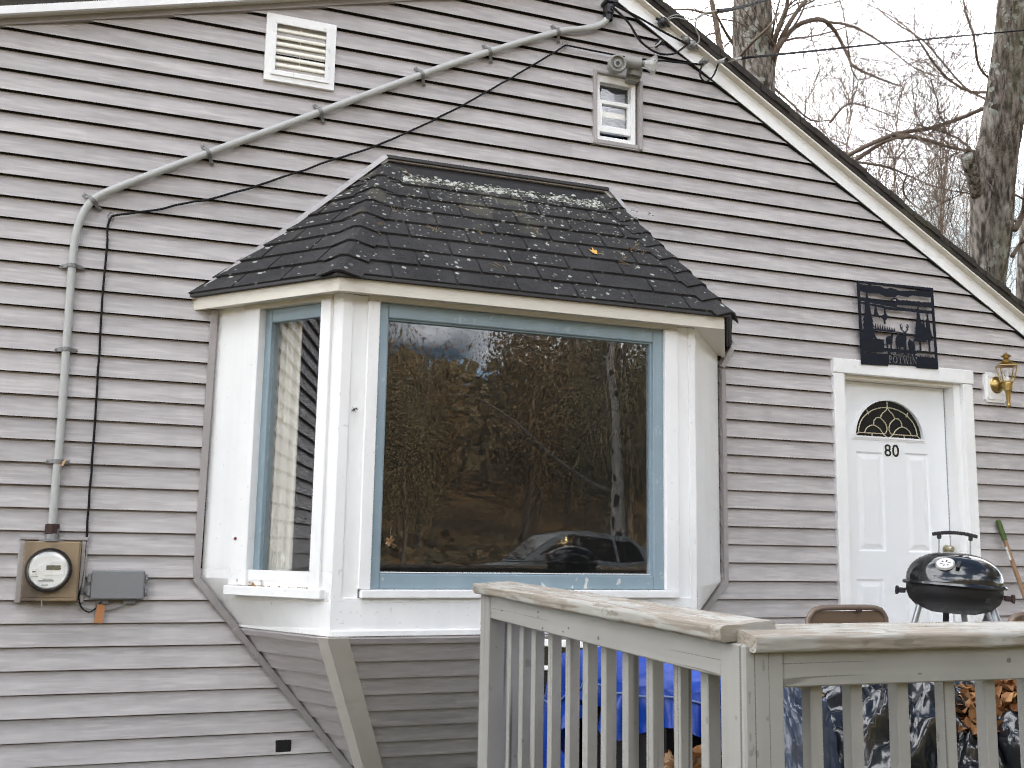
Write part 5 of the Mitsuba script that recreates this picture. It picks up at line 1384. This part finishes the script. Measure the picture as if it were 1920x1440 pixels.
# hem cord of the tarpaulin
hem = [pv[i * nt + 24] + np.array([math.cos(ph[i]), math.sin(ph[i]), 0]) * .006 for i in range(181)]
part(TP, 'hem', MB().tube(hem, .0035, 5), 'tarpline', smooth=True)
q = atD(1292, 1400, 2.75)
whole('paper_sack', crumple((q[0], q[1], .66), (.10, .10, .20), 51, 5, amp=1.5, floor=DF + .002), 'paperbag', 'crumpled brown paper leaf sack in front of the tarpaulin', 'paper sack', smooth=True)
whole('leaf_heap', leaf_heap((q[0], q[1] - .02, .80), .11, .11, .12, 150, 14, .05), 'leafy', 'big dry leaves heaped on the brown paper sack', 'leaves', kind='stuff')
q = atD(1255, 1420, 2.62)
whole('refuse_sack', crumple((q[0], q[1], .66), (.10, .10, .19), 57, 5, amp=1.1, floor=DF + .002), 'bag', 'small black sack in front of the brown paper sack', 'refuse sack', smooth=True)
# old window sash leaning behind the tarpaulin
s0, s1 = atD(1000, 1203, 4.7), atD(1200, 1216, 4.55)
WS = thing('window_sash', 'old glazed window sash standing behind the left balusters', 'window sash')
a = norm(s1 - s0); a[2] = 0; a = norm(a); nrm = norm(np.cross(a, Z)); nrm = nrm if nrm[1] < 0 else -nrm
wl = np.linalg.norm(s1 - s0) + .1; o = s0 - a * .02; zt_ = s0[2] + .012
fr = MB()
for z_, h_ in ((zt_ - .014, .030), (zt_ - .122, .020), (DF + .05, .06)): fr.bar(np.array([o[0], o[1], z_]), np.array([*(o + a * wl)[:2], z_]), h_, .03, Z, .003)
for k in (0.0, wl): p = o + a * k; fr.bar(np.array([p[0], p[1], DF]), np.array([p[0], p[1], zt_ + .002]), .05, .031, a, .003)
part(WS, 'frame', fr, 'plastic')
part(WS, 'pane', MB().obox(np.array([*(o + a * wl / 2)[:2], (DF + zt_) / 2]), a, nrm, Z, wl / 2 - .02, .002, (zt_ - DF) / 2 - .02), 'darkglass')
q = atD(1085, 1268, 4.2); whole('leaf_heap', leaf_heap((q[0] + .05, q[1], q[2] - .05), .08, .08, .04, 50, 12), 'leafy', 'dead leaves caught left of the tarpaulin', 'leaves', kind='stuff')

# ------------------------------------------------------------------ leaves and litter on the bay
def maple(size, bend, seed):
    pts = []
    lobes = [(90, 1.0), (45, .86), (135, .86), (5, .62), (175, .62)]
    outline = [(-90, .12), (-35, .34), (0, .60), (14, .38), (28, .50), (44, .92), (58, .52), (70, .56), (90, 1.05), (110, .56), (122, .52), (136, .92), (152, .50), (166, .38), (180, .60), (215, .34)]
    v = [[0, 0, 0]]
    for a, r_ in outline:
        x_, y_ = size * r_ * math.cos(math.radians(a)), size * r_ * math.sin(math.radians(a)); v.append([x_, y_, bend * (x_ * x_ + .5 * y_ * y_) / size])
    n_ = len(outline); f = [[0, i + 1, (i + 1) % n_ + 1] for i in range(n_)]
    mb = MB().add(np.array(v), np.array(f)); mb.tube([(0, -.02 * size, 0), (.1 * size, -.6 * size, .05 * size), (.25 * size, -1.0 * size, .08 * size)], size * .022, 4)
    return mb.mesh()


def put(mesh, o, u, v, n, rot=0.0):
    w, f = mesh; c, s = math.cos(rot), math.sin(rot)
    return np.asarray(o) + (w[:, :1] * c - w[:, 1:2] * s) * u + (w[:, :1] * s + w[:, 1:2] * c) * v + w[:, 2:3] * n, f


uR = X; vR = norm(rg_l - ec_l - X * np.dot(rg_l - ec_l, X))
def onroof(px, py, lift=.015):
    r_ = ray(px, py); t = np.dot(nFr, ec_l + nFr * lift - EYE) / np.dot(nFr, r_); return EYE + r_ * t


whole('maple_leaf', put(maple(.046, .5, 1), onroof(1117, 474, .018), uR, vR, nFr, 1.3), 'maple', 'yellow maple leaf lying on the bay roof shingles', 'leaf')
rg_ = np.random.default_rng(5)
whole('maple_leaf', put(maple(.038, 2.2, 2), onroof(1180, 470, .02), uR, vR, nFr, 2.5), 'leafy', 'curled brown leaf lodged by the right hip of the bay roof', 'leaf')
nd = MB()
for px, py in ((820, 432), (818, 436), (905, 440), (940, 500), (950, 508), (936, 502), (1165, 455), (1190, 462), (1205, 478), (1195, 470), (700, 420), (712, 405), (715, 440), (706, 432), (1170, 490), (1182, 497), (770, 330), (862, 352), (1010, 440), (965, 405), (880, 395), (742, 398)):
    c = onroof(px, py, .014); a = rg_.uniform(0, 3.14); L = rg_.uniform(.03, .075)
    for k in range(3):
        b = a + rg_.normal(0, .25); nd.tube([c, c + L * (uR * math.cos(b) + vR * math.sin(b)) + nFr * .004], .0011, 4)
whole('pine_needles', nd, 'needle', 'dry pine needles scattered on the bay roof', 'pine needles', kind='stuff')
q = atY(731, 1017, -.735); whole('hanging_leaf', put(maple(.042, 2.0, 3), q, norm([1, -.15, .2]), Z, -Y, .8), 'paperbag', 'curled tan leaf hanging by a thread at the lower left of the big pane', 'leaf')
whole('spider_thread', MB().tube([q + Z * .02, q + Z * .075 + X * .004], .0006, 3), 'wire', 'thin thread above the curled leaf on the big pane', 'thread')
lm = MB(); rg2 = np.random.default_rng(8)
for k, (s, d) in enumerate(((.27, .0), (.30, .005), (.33, -.01), (.36, -.015), (.385, -.02), (.41, -.02), (.43, -.018))):
    v, f = leaf_mesh(rg2, .030); lm.add(v + OL + sL * s + nL * (d + .005) + Z * (1.226 + .01 * (k % 3)), f)
whole('sill_leaves', lm, 'leafy', 'dead leaves piled on the left side sill of the bay', 'leaves', kind='stuff')
gb = MB()
for k in range(60):
    s = rg2.uniform(.22, .80); gb.add(np.asarray(ico.vertices) * rg2.uniform(.0015, .005) + OL + sL * s + nL * rg2.uniform(-.028, .03) + Z * 1.219, np.asarray(ico.faces))
for k in range(50):
    gb.add(np.asarray(ico.vertices) * rg2.uniform(.0012, .004) + np.array([rg2.uniform(1.2, 2.9), -D + .006 - rg2.uniform(0, .02), 1.2195]), np.asarray(ico.faces))
whole('sill_debris', gb, 'needle', 'dark crumbs and peeled paint on the window sills', 'debris', kind='stuff')
q = atY(1371, 598, -.03); whole('wire_hook', MB().lathe([(.010, 0), (.012, .02), (.005, .026)], q, norm([.5, -1, .2]), 10).tube([q, q + np.array([.03, -.02, .006])], .003, 5), 'galv', 'small metal hook on the siding by the right tip of the bay roof', 'hook', smooth=30)

q = OF + X * (1.108 - FL) + Z * 2.10 - Y * -.0
bug = atY(664, 768, -D - .004); bm = MB()
for dx_, dz_, r_ in ((0, 0, .006), (.010, .006, .0045), (-.009, -.004, .004), (.016, .002, .003)): bm.add(np.asarray(ico.vertices) * r_ + bug + X * dx_ + Z * dz_, np.asarray(ico.faces))
for k in range(5): bm.tube([bug + X * (.004 * k - .008), bug + X * (.006 * k - .014) + Z * (.014 if k % 2 else -.013) - Y * .003], .0008, 4)
whole('dead_insect', bm, 'black', 'dead insect stuck to the white board between the two bay windows', 'insect')
lb_ = OL + sL * .262 + nL * .020 + Z * 1.455
whole('red_beetle', MB().lathe([(.0005, .009), (.006, .006), (.0085, 0), (.008, -.004)], lb_, nL, 12), 'redbug', 'small dark red beetle on the left casing of the side window', 'beetle', smooth=True)
q = atY(119, 868, -.085); v_, f_ = leaf_mesh(np.random.default_rng(3), .035)
whole('caught_leaf', (v_ + q, f_), 'paperbag', 'scrap of dead leaf caught on a clamp of the grey pipe', 'leaf')

# ------------------------------------------------------------------ trees behind the house
class Twigs:
    def __init__(self, seed): self.m = MB(); self.r = np.random.default_rng(seed)

    def limb(self, pts, r0, r1, sides=6, step=.25):
        c = smoothline(pts, step); self.m.tube(c, np.linspace(r0, r1, len(c)), sides); return c

    def grow(self, p, d, L, r, depth, droop=0.0, upb=.12, sides=4):
        n = max(3, int(4 + depth)); q = [np.asarray(p, float)]; d = norm(d)
        for i in range(n):
            d = norm(d + self.r.normal(0, .20, 3) + np.array([0, 0, upb - droop]) * .35); q.append(q[-1] + d * L / n)
        rad = np.linspace(r, max(r * .40, .0032), n + 1)
        self.m.tube(q, rad, sides if r > .012 else 3)
        if depth <= 0: return
        nb = int(self.r.integers(4, 7))
        for k in range(nb):
            i = int(self.r.integers(1, n + 1)); t = norm(q[i] - q[i - 1])
            side = norm(np.cross(t, self.r.normal(size=3)))
            self.grow(q[i], norm(t * .75 + side * self.r.uniform(.45, .9)), L * self.r.uniform(.42, .68), rad[i] * self.r.uniform(.5, .7), depth - 1, droop, upb, sides)

    def dress(self, c, r0, r1, count, L, depth, upb=.15):
        """Side branches along a limb."""
        for k in range(count):
            i = int(self.r.integers(len(c) // 6, len(c))); i = max(1, min(i, len(c) - 1)); t = norm(c[i] - c[i - 1])
            side = norm(np.cross(t, self.r.normal(size=3)))
            rr_ = (r0 + (r1 - r0) * i / len(c)) * self.r.uniform(.3, .5)
            self.grow(c[i], norm(t * .6 + side), L * self.r.uniform(.6, 1.3), max(rr_, .008), depth, 0, upb)


def lumpy_trunk(px_pts, dz, sides=22, seed=0, flute=.07):
    """px_pts: (px, py, width px) up a trunk standing at distance dz."""
    P_ = [atD(a, b, dz) for a, b, w in px_pts]; R_ = [w * dz / FOC / 2 for a, b, w in px_pts]
    # run it on to the ground
    g = P_[0].copy(); g[2] = groundz(g[1]) - .2
    d0 = P_[0] - P_[1]; g[:2] += d0[:2] / max(-d0[2], .1) * min((P_[0][2] - g[2]), 2) * .5
    P_ = [g, g * .5 + P_[0] * .5] + P_; R_ = [R_[0] * 1.35, R_[0] * 1.1] + R_
    c = smoothline(P_, .22); tl = np.concatenate([[0], np.cumsum(np.linalg.norm(np.diff(P_, axis=0), axis=1))]); sl = np.concatenate([[0], np.cumsum(np.linalg.norm(np.diff(c, axis=0), axis=1))])
    rad = np.interp(sl / sl[-1] * tl[-1], tl, R_)
    v, f = tube(c, rad, sides, caps=True)
    k = len(c) * sides; cen = np.repeat(c, sides, 0)
    nz_ = meshkit.fbm(v[:k] * np.array([5.5, 5.5, 1.1]) + seed, 3, seed) - .5; big = meshkit.fbm(v[:k] * 1.1 + seed, 2, seed + 3) - .5
    v[:k] = cen + (v[:k] - cen) * (1 + flute * 4 * nz_ * .55 + .22 * big)[:, None]
    return (v, f), c, rad


def px_limb(tw, pts, dz, w0, w1, dress=0, L=1.5, depth=2, wob=.5, upb=.15):
    q = [atD(a, b, dz + wob * math.sin(i * 1.7 + a * .01)) for i, (a, b) in enumerate(pts)]
    s = dz / FOC / 2 * .66
    c = tw.limb(q, w0 * s, w1 * s, 7, .18)
    if dress: tw.dress(c, w0 * s, w1 * s, dress, L, depth, upb)
    return c


T1 = thing('bare_tree', 'thick grey barked leafless tree rising behind the roof, left of the two', 'tree')
D1 = 19.0
tm1, c1, r1 = lumpy_trunk([(1442, 420, 80), (1430, 300, 76), (1418, 190, 70), (1413, 120, 72), (1411, 60, 74), (1410, 0, 72), (1408, -80, 68), (1405, -200, 56)], D1, seed=2)
part(T1, 'trunk', tm1, 'bark', smooth=True)
tw = Twigs(101)
px_limb(tw, [(1443, 150), (1452, 105), (1466, 78), (1492, 50), (1520, 38), (1545, 38), (1568, 62), (1590, 105), (1602, 125), (1650, 148), (1690, 162)], D1, 20, 5, 9, 1.6, 2)
px_limb(tw, [(1440, 120), (1452, 75), (1465, 40), (1475, 10), (1480, -30)], D1, 17, 9, 5, 1.6, 2)
px_limb(tw, [(1452, 108), (1468, 65), (1494, 22), (1515, -5), (1540, -40)], D1, 16, 8, 6, 1.6, 2)
px_limb(tw, [(1545, 40), (1600, 50), (1660, 85), (1720, 130), (1790, 150)], D1, 8, 3, 8, 1.4, 2)
px_limb(tw, [(1442, 100), (1452, 40), (1462, 0)], D1 - .5, 9, 5, 3, 1.2, 2)
px_limb(tw, [(1386, 100), (1360, 60), (1340, 20), (1325, -20)], D1, 9, 4, 5, 1.2, 2)
px_limb(tw, [(1385, 108), (1410, 80), (1440, 52), (1460, 25)], D1 - 1.2, 9, 6, 3, 1.0, 1)
px_limb(tw, [(1445, 160), (1480, 190), (1520, 225), (1560, 225)], D1, 8, 3, 7, 1.5, 2)
part(T1, 'branch', tw.m, 'twig', smooth=True, kind='stuff')

T2 = thing('bare_tree', 'lichen spotted leaning tree trunk at the right edge, right of the two', 'tree')
D2 = 14.5
tm2, c2, r2_ = lumpy_trunk([(1842, 760, 72), (1846, 600, 68), (1854, 500, 64), (1863, 420, 70), (1868, 350, 70), (1878, 280, 62), (1892, 190, 58), (1899, 110, 56), (1907, 0, 54), (1918, -120, 52), (1930, -260, 44)], D2, seed=6, flute=.08)
part(T2, 'trunk', tm2, 'bark', smooth=True)
tm3, c3, _ = lumpy_trunk([(1836, 520, 34), (1838, 420, 38), (1842, 345, 40), (1852, 260, 36), (1866, 170, 32), (1880, 60, 28), (1888, -40, 26)], D2 - .35, seed=9, flute=.07)
part(T2, 'trunk', tm3, 'bark', smooth=True)
part(T2, 'stub', MB().tube(smoothline([atD(1832, 365, D2 - .4), atD(1824, 330, D2 - .6), atD(1817, 305, D2 - .7), atD(1812, 290, D2 - .75)], .06), [.13] * 3 + [.10] * 40 if False else .085, 9), 'bark', smooth=True)
tw = Twigs(202)
px_limb(tw, [(1868, 150), (1850, 143), (1834, 120), (1826, 70), (1812, 30), (1804, -10)], D2, 8.2, 4.0, 9, 1.1, 2)
px_limb(tw, [(1862, 172), (1820, 172), (1780, 150), (1745, 110), (1715, 65), (1670, 30), (1620, 5)], D2, 9.0, 3.2, 15, 1.3, 2)
px_limb(tw, [(1856, 198), (1800, 222), (1745, 240), (1694, 248), (1650, 262), (1585, 294), (1560, 320)], D2, 11.5, 12.8, 12, 1.2, 2)
px_limb(tw, [(1845, 286), (1800, 280), (1767, 272), (1735, 262), (1701, 256), (1661, 264), (1603, 302)], D2, 7.4, 12.0, 12, 1.1, 2)
px_limb(tw, [(1840, 300), (1800, 262), (1760, 245), (1720, 235)], D2, 7.4, 3.2, 9, 1.0, 2)
px_limb(tw, [(1600, 303), (1660, 312), (1700, 328), (1760, 352), (1830, 365)], D2, 7.4, 3.2, 13, 1.2, 2)
px_limb(tw, [(1556, 230), (1590, 195), (1640, 205), (1690, 225), (1740, 240)], D2 + 3, 6.6, 2.4, 10, 1.4, 2)
px_limb(tw, [(1700, 330), (1693, 350), (1700, 372), (1725, 393), (1731, 399)], D2, 5.7, 4.0, 3, .7, 1)
px_limb(tw, [(1722, 408), (1760, 385), (1800, 365), (1835, 352)], D2, 4.9, 3.2, 7, .9, 2)
px_limb(tw, [(1858, 190), (1810, 165), (1770, 120), (1730, 75), (1690, 50), (1650, 20), (1630, -10)], D2 + .6, 6.6, 3.2, 15, 1.2, 2)
px_limb(tw, [(1903, 430), (1918, 400), (1930, 330)], D2 - .3, 18.0, 11.2, 3, 1.0, 1)
px_limb(tw, [(1898, 480), (1915, 455), (1940, 440)], D2 - .3, 13.1, 8.0, 3, 1.0, 1)
part(T2, 'branch', tw.m, 'twig', smooth=True, kind='stuff')
T3 = thing('bare_tree', 'slender grey leafless trunk at the far right edge behind the roof corner', 'tree')
tm4, _, _ = lumpy_trunk([(1910, 760, 24), (1914, 600, 22), (1919, 480, 20), (1926, 380, 18), (1936, 250, 16), (1948, 100, 14)], 18.0, seed=14)
part(T3, 'trunk', tm4, 'bark', smooth=True)
T4 = thing('bare_tree', 'thin pale leafless tree left of the thick trunk, beside the sun glow', 'tree')
tm5, c5, _ = lumpy_trunk([(1366, 300, 18), (1358, 140, 15), (1350, 90, 13), (1344, 50, 11), (1337, 15, 9), (1328, -30, 7)], 24.0, seed=16)
part(T4, 'trunk', tm5, 'sapling', smooth=True)
tw = Twigs(303)
px_limb(tw, [(1340, 24), (1320, 24), (1295, 18), (1268, 18), (1245, 14)], 24, 8, 4, 6, 1.2, 2)
px_limb(tw, [(1338, 25), (1365, 20), (1400, 14), (1440, 0)], 24, 8, 4, 4, 1.2, 2)
px_limb(tw, [(1346, 62), (1330, 64), (1315, 74)], 24, 5, 3, 3, .8, 1)
px_limb(tw, [(1352, 95), (1375, 70), (1395, 35)], 24, 4, 2, 4, 1.0, 2)
part(T4, 'branch', tw.m, 'sapling', smooth=True, kind='stuff')
# brushy saplings further back
sp = [(1470, 36), (1500, 31), (1528, 40), (1552, 33), (1575, 44), (1612, 38), (1648, 34), (1675, 42), (1702, 36), (1728, 46), (1752, 33), (1778, 39), (1800, 45), (1882, 42), (1900, 36), (1392, 44), (1330, 46)]
for i, (px, dz) in enumerate(sp):
    tw = Twigs(500 + i); base = atD(px, 800, dz); base[2] = groundz(base[1]); H = (atD(px, 90 + 190 * ((i * 37) % 10) / 10 if px < 1620 else 200 + 150 * ((i * 37) % 10) / 10, dz)[2] - base[2])
    lean = np.array([tw.r.normal(0, .06), tw.r.normal(0, .05), 1])
    c = tw.limb([base, base + lean * H * .35, base + lean * H * .68 + np.array([tw.r.normal(0, .25), 0, 0]), base + lean * H], .085, .012, 5, .6)
    for k in range(32):
        j = int(tw.r.integers(len(c) * 2 // 5, len(c))); t = norm(tw.r.normal(0, .38, 3) + np.array([0, 0, 1.0]))
        tw.grow(c[j], t, tw.r.uniform(2.0, 4.6), tw.r.uniform(.012, .022), 2, 0, .30, 3)
    whole('sapling', tw.m, 'sapling', 'bare brushy sapling against the sky behind the roof', 'sapling', 'bare saplings behind the roof', smooth=True)

# ------------------------------------------------------------------ the yard behind the camera, seen in the window glass
MEYE = np.array([EYE[0], -2 * D - EYE[1], EYE[2]])
def seen(px, py, dz):
    """The point that the big pane mirrors at this place in the picture, at this distance."""
    v = ray(px, py); return MEYE + np.array([v[0], -v[1], v[2]]) * dz


def crown_mesh(seed, n, size):
    rg = np.random.default_rng(seed)
    cl = rg.normal(0, 1, (26, 3)); cl /= np.linalg.norm(cl, axis=1, keepdims=True); cl *= rg.uniform(.25, 1.0, (26, 1)) ** .6 * np.array([1, 1, 1.15])
    ctr = cl[rg.integers(0, 26, n)] + rg.normal(0, .24, (n, 3))
    a = rg.normal(size=(n, 3)); a /= np.linalg.norm(a, axis=1, keepdims=True); b = np.cross(a, rg.normal(size=(n, 3))); b /= np.linalg.norm(b, axis=1, keepdims=True)
    s = (size * rg.uniform(.6, 1.4, n))[:, None]
    v = np.stack([ctr - a * s, ctr + b * s * .6, ctr + a * s, ctr - b * s * .6], 1).reshape(-1, 3)
    i = np.arange(n)[:, None] * 4
    return v, np.vstack([i + [0, 1, 2], i + [0, 2, 3]])


crowns = [mikit.ply(crown_mesh(700 + k, 8000, .027), 'm_woodleaf%d' % k) for k in range(4)]
trunks = []
for k in range(3):
    rg = np.random.default_rng(720 + k); z_ = np.linspace(0, 1, 14)
    q = np.stack([.012 * np.cumsum(rg.normal(0, .4, 14)), .012 * np.cumsum(rg.normal(0, .4, 14)), z_], 1)
    mb = MB().tube(q, np.linspace(.016, .005, 14), 7)
    for j in range(12):
        p = q[int(rg.integers(4, 13))]; a = rg.uniform(0, 6.28); e = p + np.array([.16 * math.cos(a), .16 * math.sin(a), .13]) * rg.uniform(.5, 1.1)
        mb.tube([p, (p + e) / 2 + np.array([0, 0, -.012]), e], [.005, .0035, .0015], 4)
    trunks.append(mb.mesh())
trunk_ply = [mikit.ply(t, 'm_trunkgrey', smooth=True) for t in trunks]
rg = np.random.default_rng(77)
spots = []
for row, (yy, n, h0_, h1_) in enumerate(((-33, 15, 7.5, 11), (-40, 17, 8.8, 12.5), (-48, 19, 10.0, 14), (-58, 20, 11, 15.5))):
    for x_ in np.linspace(-34, 66, n): spots.append((x_ + rg.uniform(-2, 2), yy + rg.uniform(-2.5, 2.5), rg.uniform(h0_, h1_)))
spots += [(15, -9, 13), (18, -14, 14), (20, -4, 15), (17, 1, 13), (24, -10, 16), (23, 2, 15), (27, -17, 15), (29, -5, 16)]
for i, (x_, y_, h_) in enumerate(spots):
    if abs(x_ - 14) < 1.5 and y_ > -37: x_ += 3
    t = thing('woodland_tree', 'autumn tree at the edge of the wood mirrored in the big bay pane', 'tree', 'trees mirrored in the bay window') if i < len(spots) - 8 else thing('yard_tree', 'autumn tree in the side yard beyond the right end of the deck', 'tree', 'trees of the side yard')
    if 8.4 < x_ * 40 / (4.5 - y_) < 12.0 and i < len(spots) - 8: h_ *= .80      # a lower stretch of the wood
    g = groundz(y_) - .1; rz = float(rg.uniform(0, 360))
    scene[t + '__trunk'] = {**trunk_ply[i % 3], 'to_world': T().translate([x_, y_, g]).rotate([0, 0, 1], rz).scale([h_, h_, h_ * .96])}
    cw = h_ * float(rg.uniform(.20, .27)) * (1.35 if i >= len(spots) - 8 else 1.0)
    scene[t + '__crown'] = {**crowns[int(rg.integers(0, 4))], 'to_world': T().translate([x_, y_, g + h_ * .62]).rotate([0, 0, 1], rz).scale([cw, cw, h_ * .36])}
# the wood beyond, one dark mass
fm = MB(); fr_ = np.random.default_rng(31)
for k in range(5200):
    x_ = fr_.uniform(-70, 100); y_ = -68 - fr_.uniform(0, 18); z_ = groundz(y_) + fr_.uniform(2, 10)
    a = norm(fr_.normal(size=3)); b = norm(np.cross(a, fr_.normal(size=3))); s = fr_.uniform(.5, 1.2); c = np.array([x_, y_, z_ + .6])
    fm.add(np.array([c - a * s, c + b * s * .7, c + a * s, c - b * s * .7]), np.array([[0, 1, 2, 3]]))
whole('far_woods', fm, 'woodleaf3', 'dense autumn wood far behind, seen only as a mirrored mass', 'woods', kind='stuff')
# undergrowth and leaf litter at the wood's edge
um = MB()
for k in range(3200):
    x_ = fr_.uniform(-40, 70); y_ = fr_.uniform(-44, -30); c = np.array([x_, y_, groundz(y_) + fr_.exponential(.45)]); a = norm(fr_.normal(size=3)); b = norm(np.cross(a, fr_.normal(size=3))); s = fr_.uniform(.10, .30)
    um.add(np.array([c - a * s, c + b * s * .7, c + a * s, c - b * s * .7]), np.array([[0, 1, 2, 3]]))
whole('undergrowth', um, 'woodleaf1', 'brown undergrowth along the wood, mirrored in the glass', 'undergrowth', kind='stuff')
# birch
b0_ = seen(1168, 1000, 30.0); BT = thing('birch_tree', 'white barked birch mirrored at the right of the big bay pane', 'tree')
b0_[2] = groundz(b0_[1])
tw = Twigs(404)
c = tw.limb([b0_, seen(1166, 900, 30), seen(1160, 780, 30), seen(1158, 680, 30), seen(1166, 600, 30.5), seen(1172, 560, 31)], .22, .10, 9, .3)
part(BT, 'trunk', tw.m, 'birch', smooth=True)
tw = Twigs(405)
for pts in ([(1160, 790), (1135, 770), (1110, 735), (1085, 720)], [(1158, 700), (1180, 660), (1205, 640)], [(1162, 850), (1190, 835), (1220, 838)], [(1158, 730), (1130, 700), (1118, 660)]): px_ = px_limb
for pts, w in (([(1160, 790), (1135, 770), (1110, 735), (1085, 720)], .05), ([(1158, 700), (1180, 660), (1205, 640)], .05), ([(1162, 850), (1190, 835), (1220, 838)], .04), ([(1158, 730), (1130, 700), (1118, 660)], .04)):
    c = tw.limb([seen(a, b, 30) for a, b in pts], w, .015, 6, .3); tw.dress(c, w, .015, 5, 1.2, 1)
part(BT, 'branch', tw.m, 'trunkgrey', smooth=True, kind='stuff')
tw = Twigs(406); tw.limb([seen(1150, 925, 31), seen(1100, 900, 31), seen(1045, 862, 31), seen(1005, 825, 31), seen(960, 780, 31), seen(900, 745, 31), seen(860, 735, 31)], .085, .02, 7, .3)
whole('leaning_branch', tw.m, 'trunkgrey', 'pale fallen limb slanting across the mirrored wood', 'branch', smooth=True)

# ------------------------------------------------------------------ the parked car, mirrored in the pane
CR = thing('parked_car', 'grey estate car on the drive, mirrored low in the big bay pane', 'car')
co = seen(1052, 1020, 25.0); cg = groundz(co[1]) + .045
cx_, cy_ = co[0], co[1]
def cw(x, y, z): return np.array([cx_ - x, cy_ + y, cg + z])     # car x runs towards its nose, which points to -X of the scene
prof = [(-2.30, .42), (-2.34, .70), (-2.28, .98), (-1.2, 1.03), (1.0, 1.02), (2.0, .92), (2.28, .76), (2.34, .50), (2.30, .34)]
wheelx = (-1.38, 1.42)
low = sg.Polygon(prof + [(-2.28, .34)])
for w_ in wheelx: low = low.difference(sg.Point(w_, .34).buffer(.39))
low = low.difference(sg.box(-5, -1, 5, .28))
body = MB()
body.prism(low, cw(0, 0, 0), -X, Z, -Y, -.86, .86)
part(CR, 'body', body, 'carpaint')
roofp = [(-2.15, 1.03), (-1.95, 1.42), (-1.55, 1.66), (-.3, 1.72), (.35, 1.62), (1.15, 1.03)]
vv = []
for y_, ins in ((-.84, 0), (-.66, .5), (.66, .5), (.84, 0)):
    for (x_, z_) in roofp: vv.append((x_, z_, y_))
gh = []
for s in (-1, 1):
    for (x_, z_) in roofp:
        k = (z_ - 1.03) / .69; gh.append(cw(x_ * (1 - .02 * k), s * (.84 - .20 * k), z_))
part(CR, 'cabin', hullmesh(gh), 'carpaint', smooth=30)
def sidewin(pts, s, lift=.006):
    v = []
    for x_, z_ in pts:
        k = (z_ - 1.03) / .69; v.append(cw(x_ * (1 - .02 * k), s * (.84 - .20 * k + lift), z_))
    return np.array(v), np.array([[0, i, i + 1] for i in range(1, len(v) - 1)])
for s in (-1, 1):
    for pts in (((-1.95, 1.09), (-1.20, 1.09), (-1.20, 1.56), (-1.60, 1.56), (-1.82, 1.38)), ((-1.13, 1.09), (-.18, 1.09), (-.18, 1.60), (-1.13, 1.58)), ((-.10, 1.09), (.92, 1.09), (.38, 1.50), (.18, 1.58), (-.10, 1.60))):
        part(CR, 'side_window', sidewin(pts, s), 'darkglass')
ws = [cw(1.12, -.74, 1.07), cw(1.12, .74, 1.07), cw(.40, .60, 1.585), cw(.40, -.60, 1.585)]; part(CR, 'windscreen', (np.array(ws) + np.array([-.012, 0, .012]), np.array([[0, 1, 2, 3]])), 'darkglass')
ws = [cw(-2.10, -.72, 1.10), cw(-2.10, .72, 1.10), cw(-1.94, .62, 1.40), cw(-1.94, -.62, 1.40)]; part(CR, 'rear_window', (np.array(ws) + np.array([.02, 0, .004]), np.array([[0, 1, 2, 3]])), 'darkglass')
for w_ in wheelx:
    for s in (-1, 1):
        wk = part(CR, 'wheel', MB().lathe([(.20, -.10), (.31, -.10), (.335, -.07), (.335, .07), (.31, .10), (.20, .10)], cw(w_, s * .76, .335), Y, 32), 'tyre', smooth=35)
        part(wk, 'rim', MB().lathe([(.001, .085 * s), (.06, .085 * s), (.19, .06 * s), (.205, .09 * s)], cw(w_, s * .76, .335), Y, 24), 'leg', smooth=35)
for s in (-1, 1):
    part(CR, 'headlight', MB().obox(cw(2.22, s * .62, .74), X, Y, Z, .06, .17, .07, .02), 'headlight')
    part(CR, 'tail_light', MB().obox(cw(-2.28, s * .70, .86), X, Y, Z, .05, .10, .12, .02), 'orange')
    part(CR, 'mirror', MB().obox(cw(.86, s * 1.0, 1.10), X, Y, Z, .06, .10, .065, .02), 'carpaint')
    part(CR, 'door_handle', MB().obox(cw(-.72, s * .868, .90), X, Y, Z, .10, .012, .016, .004), 'carpaint')
part(CR, 'bumper', MB().obox(cw(2.33, 0, .48), X, Y, Z, .06, .80, .12, .03), 'black')
part(CR, 'bumper', MB().obox(cw(-2.33, 0, .50), X, Y, Z, .06, .80, .12, .03), 'black')
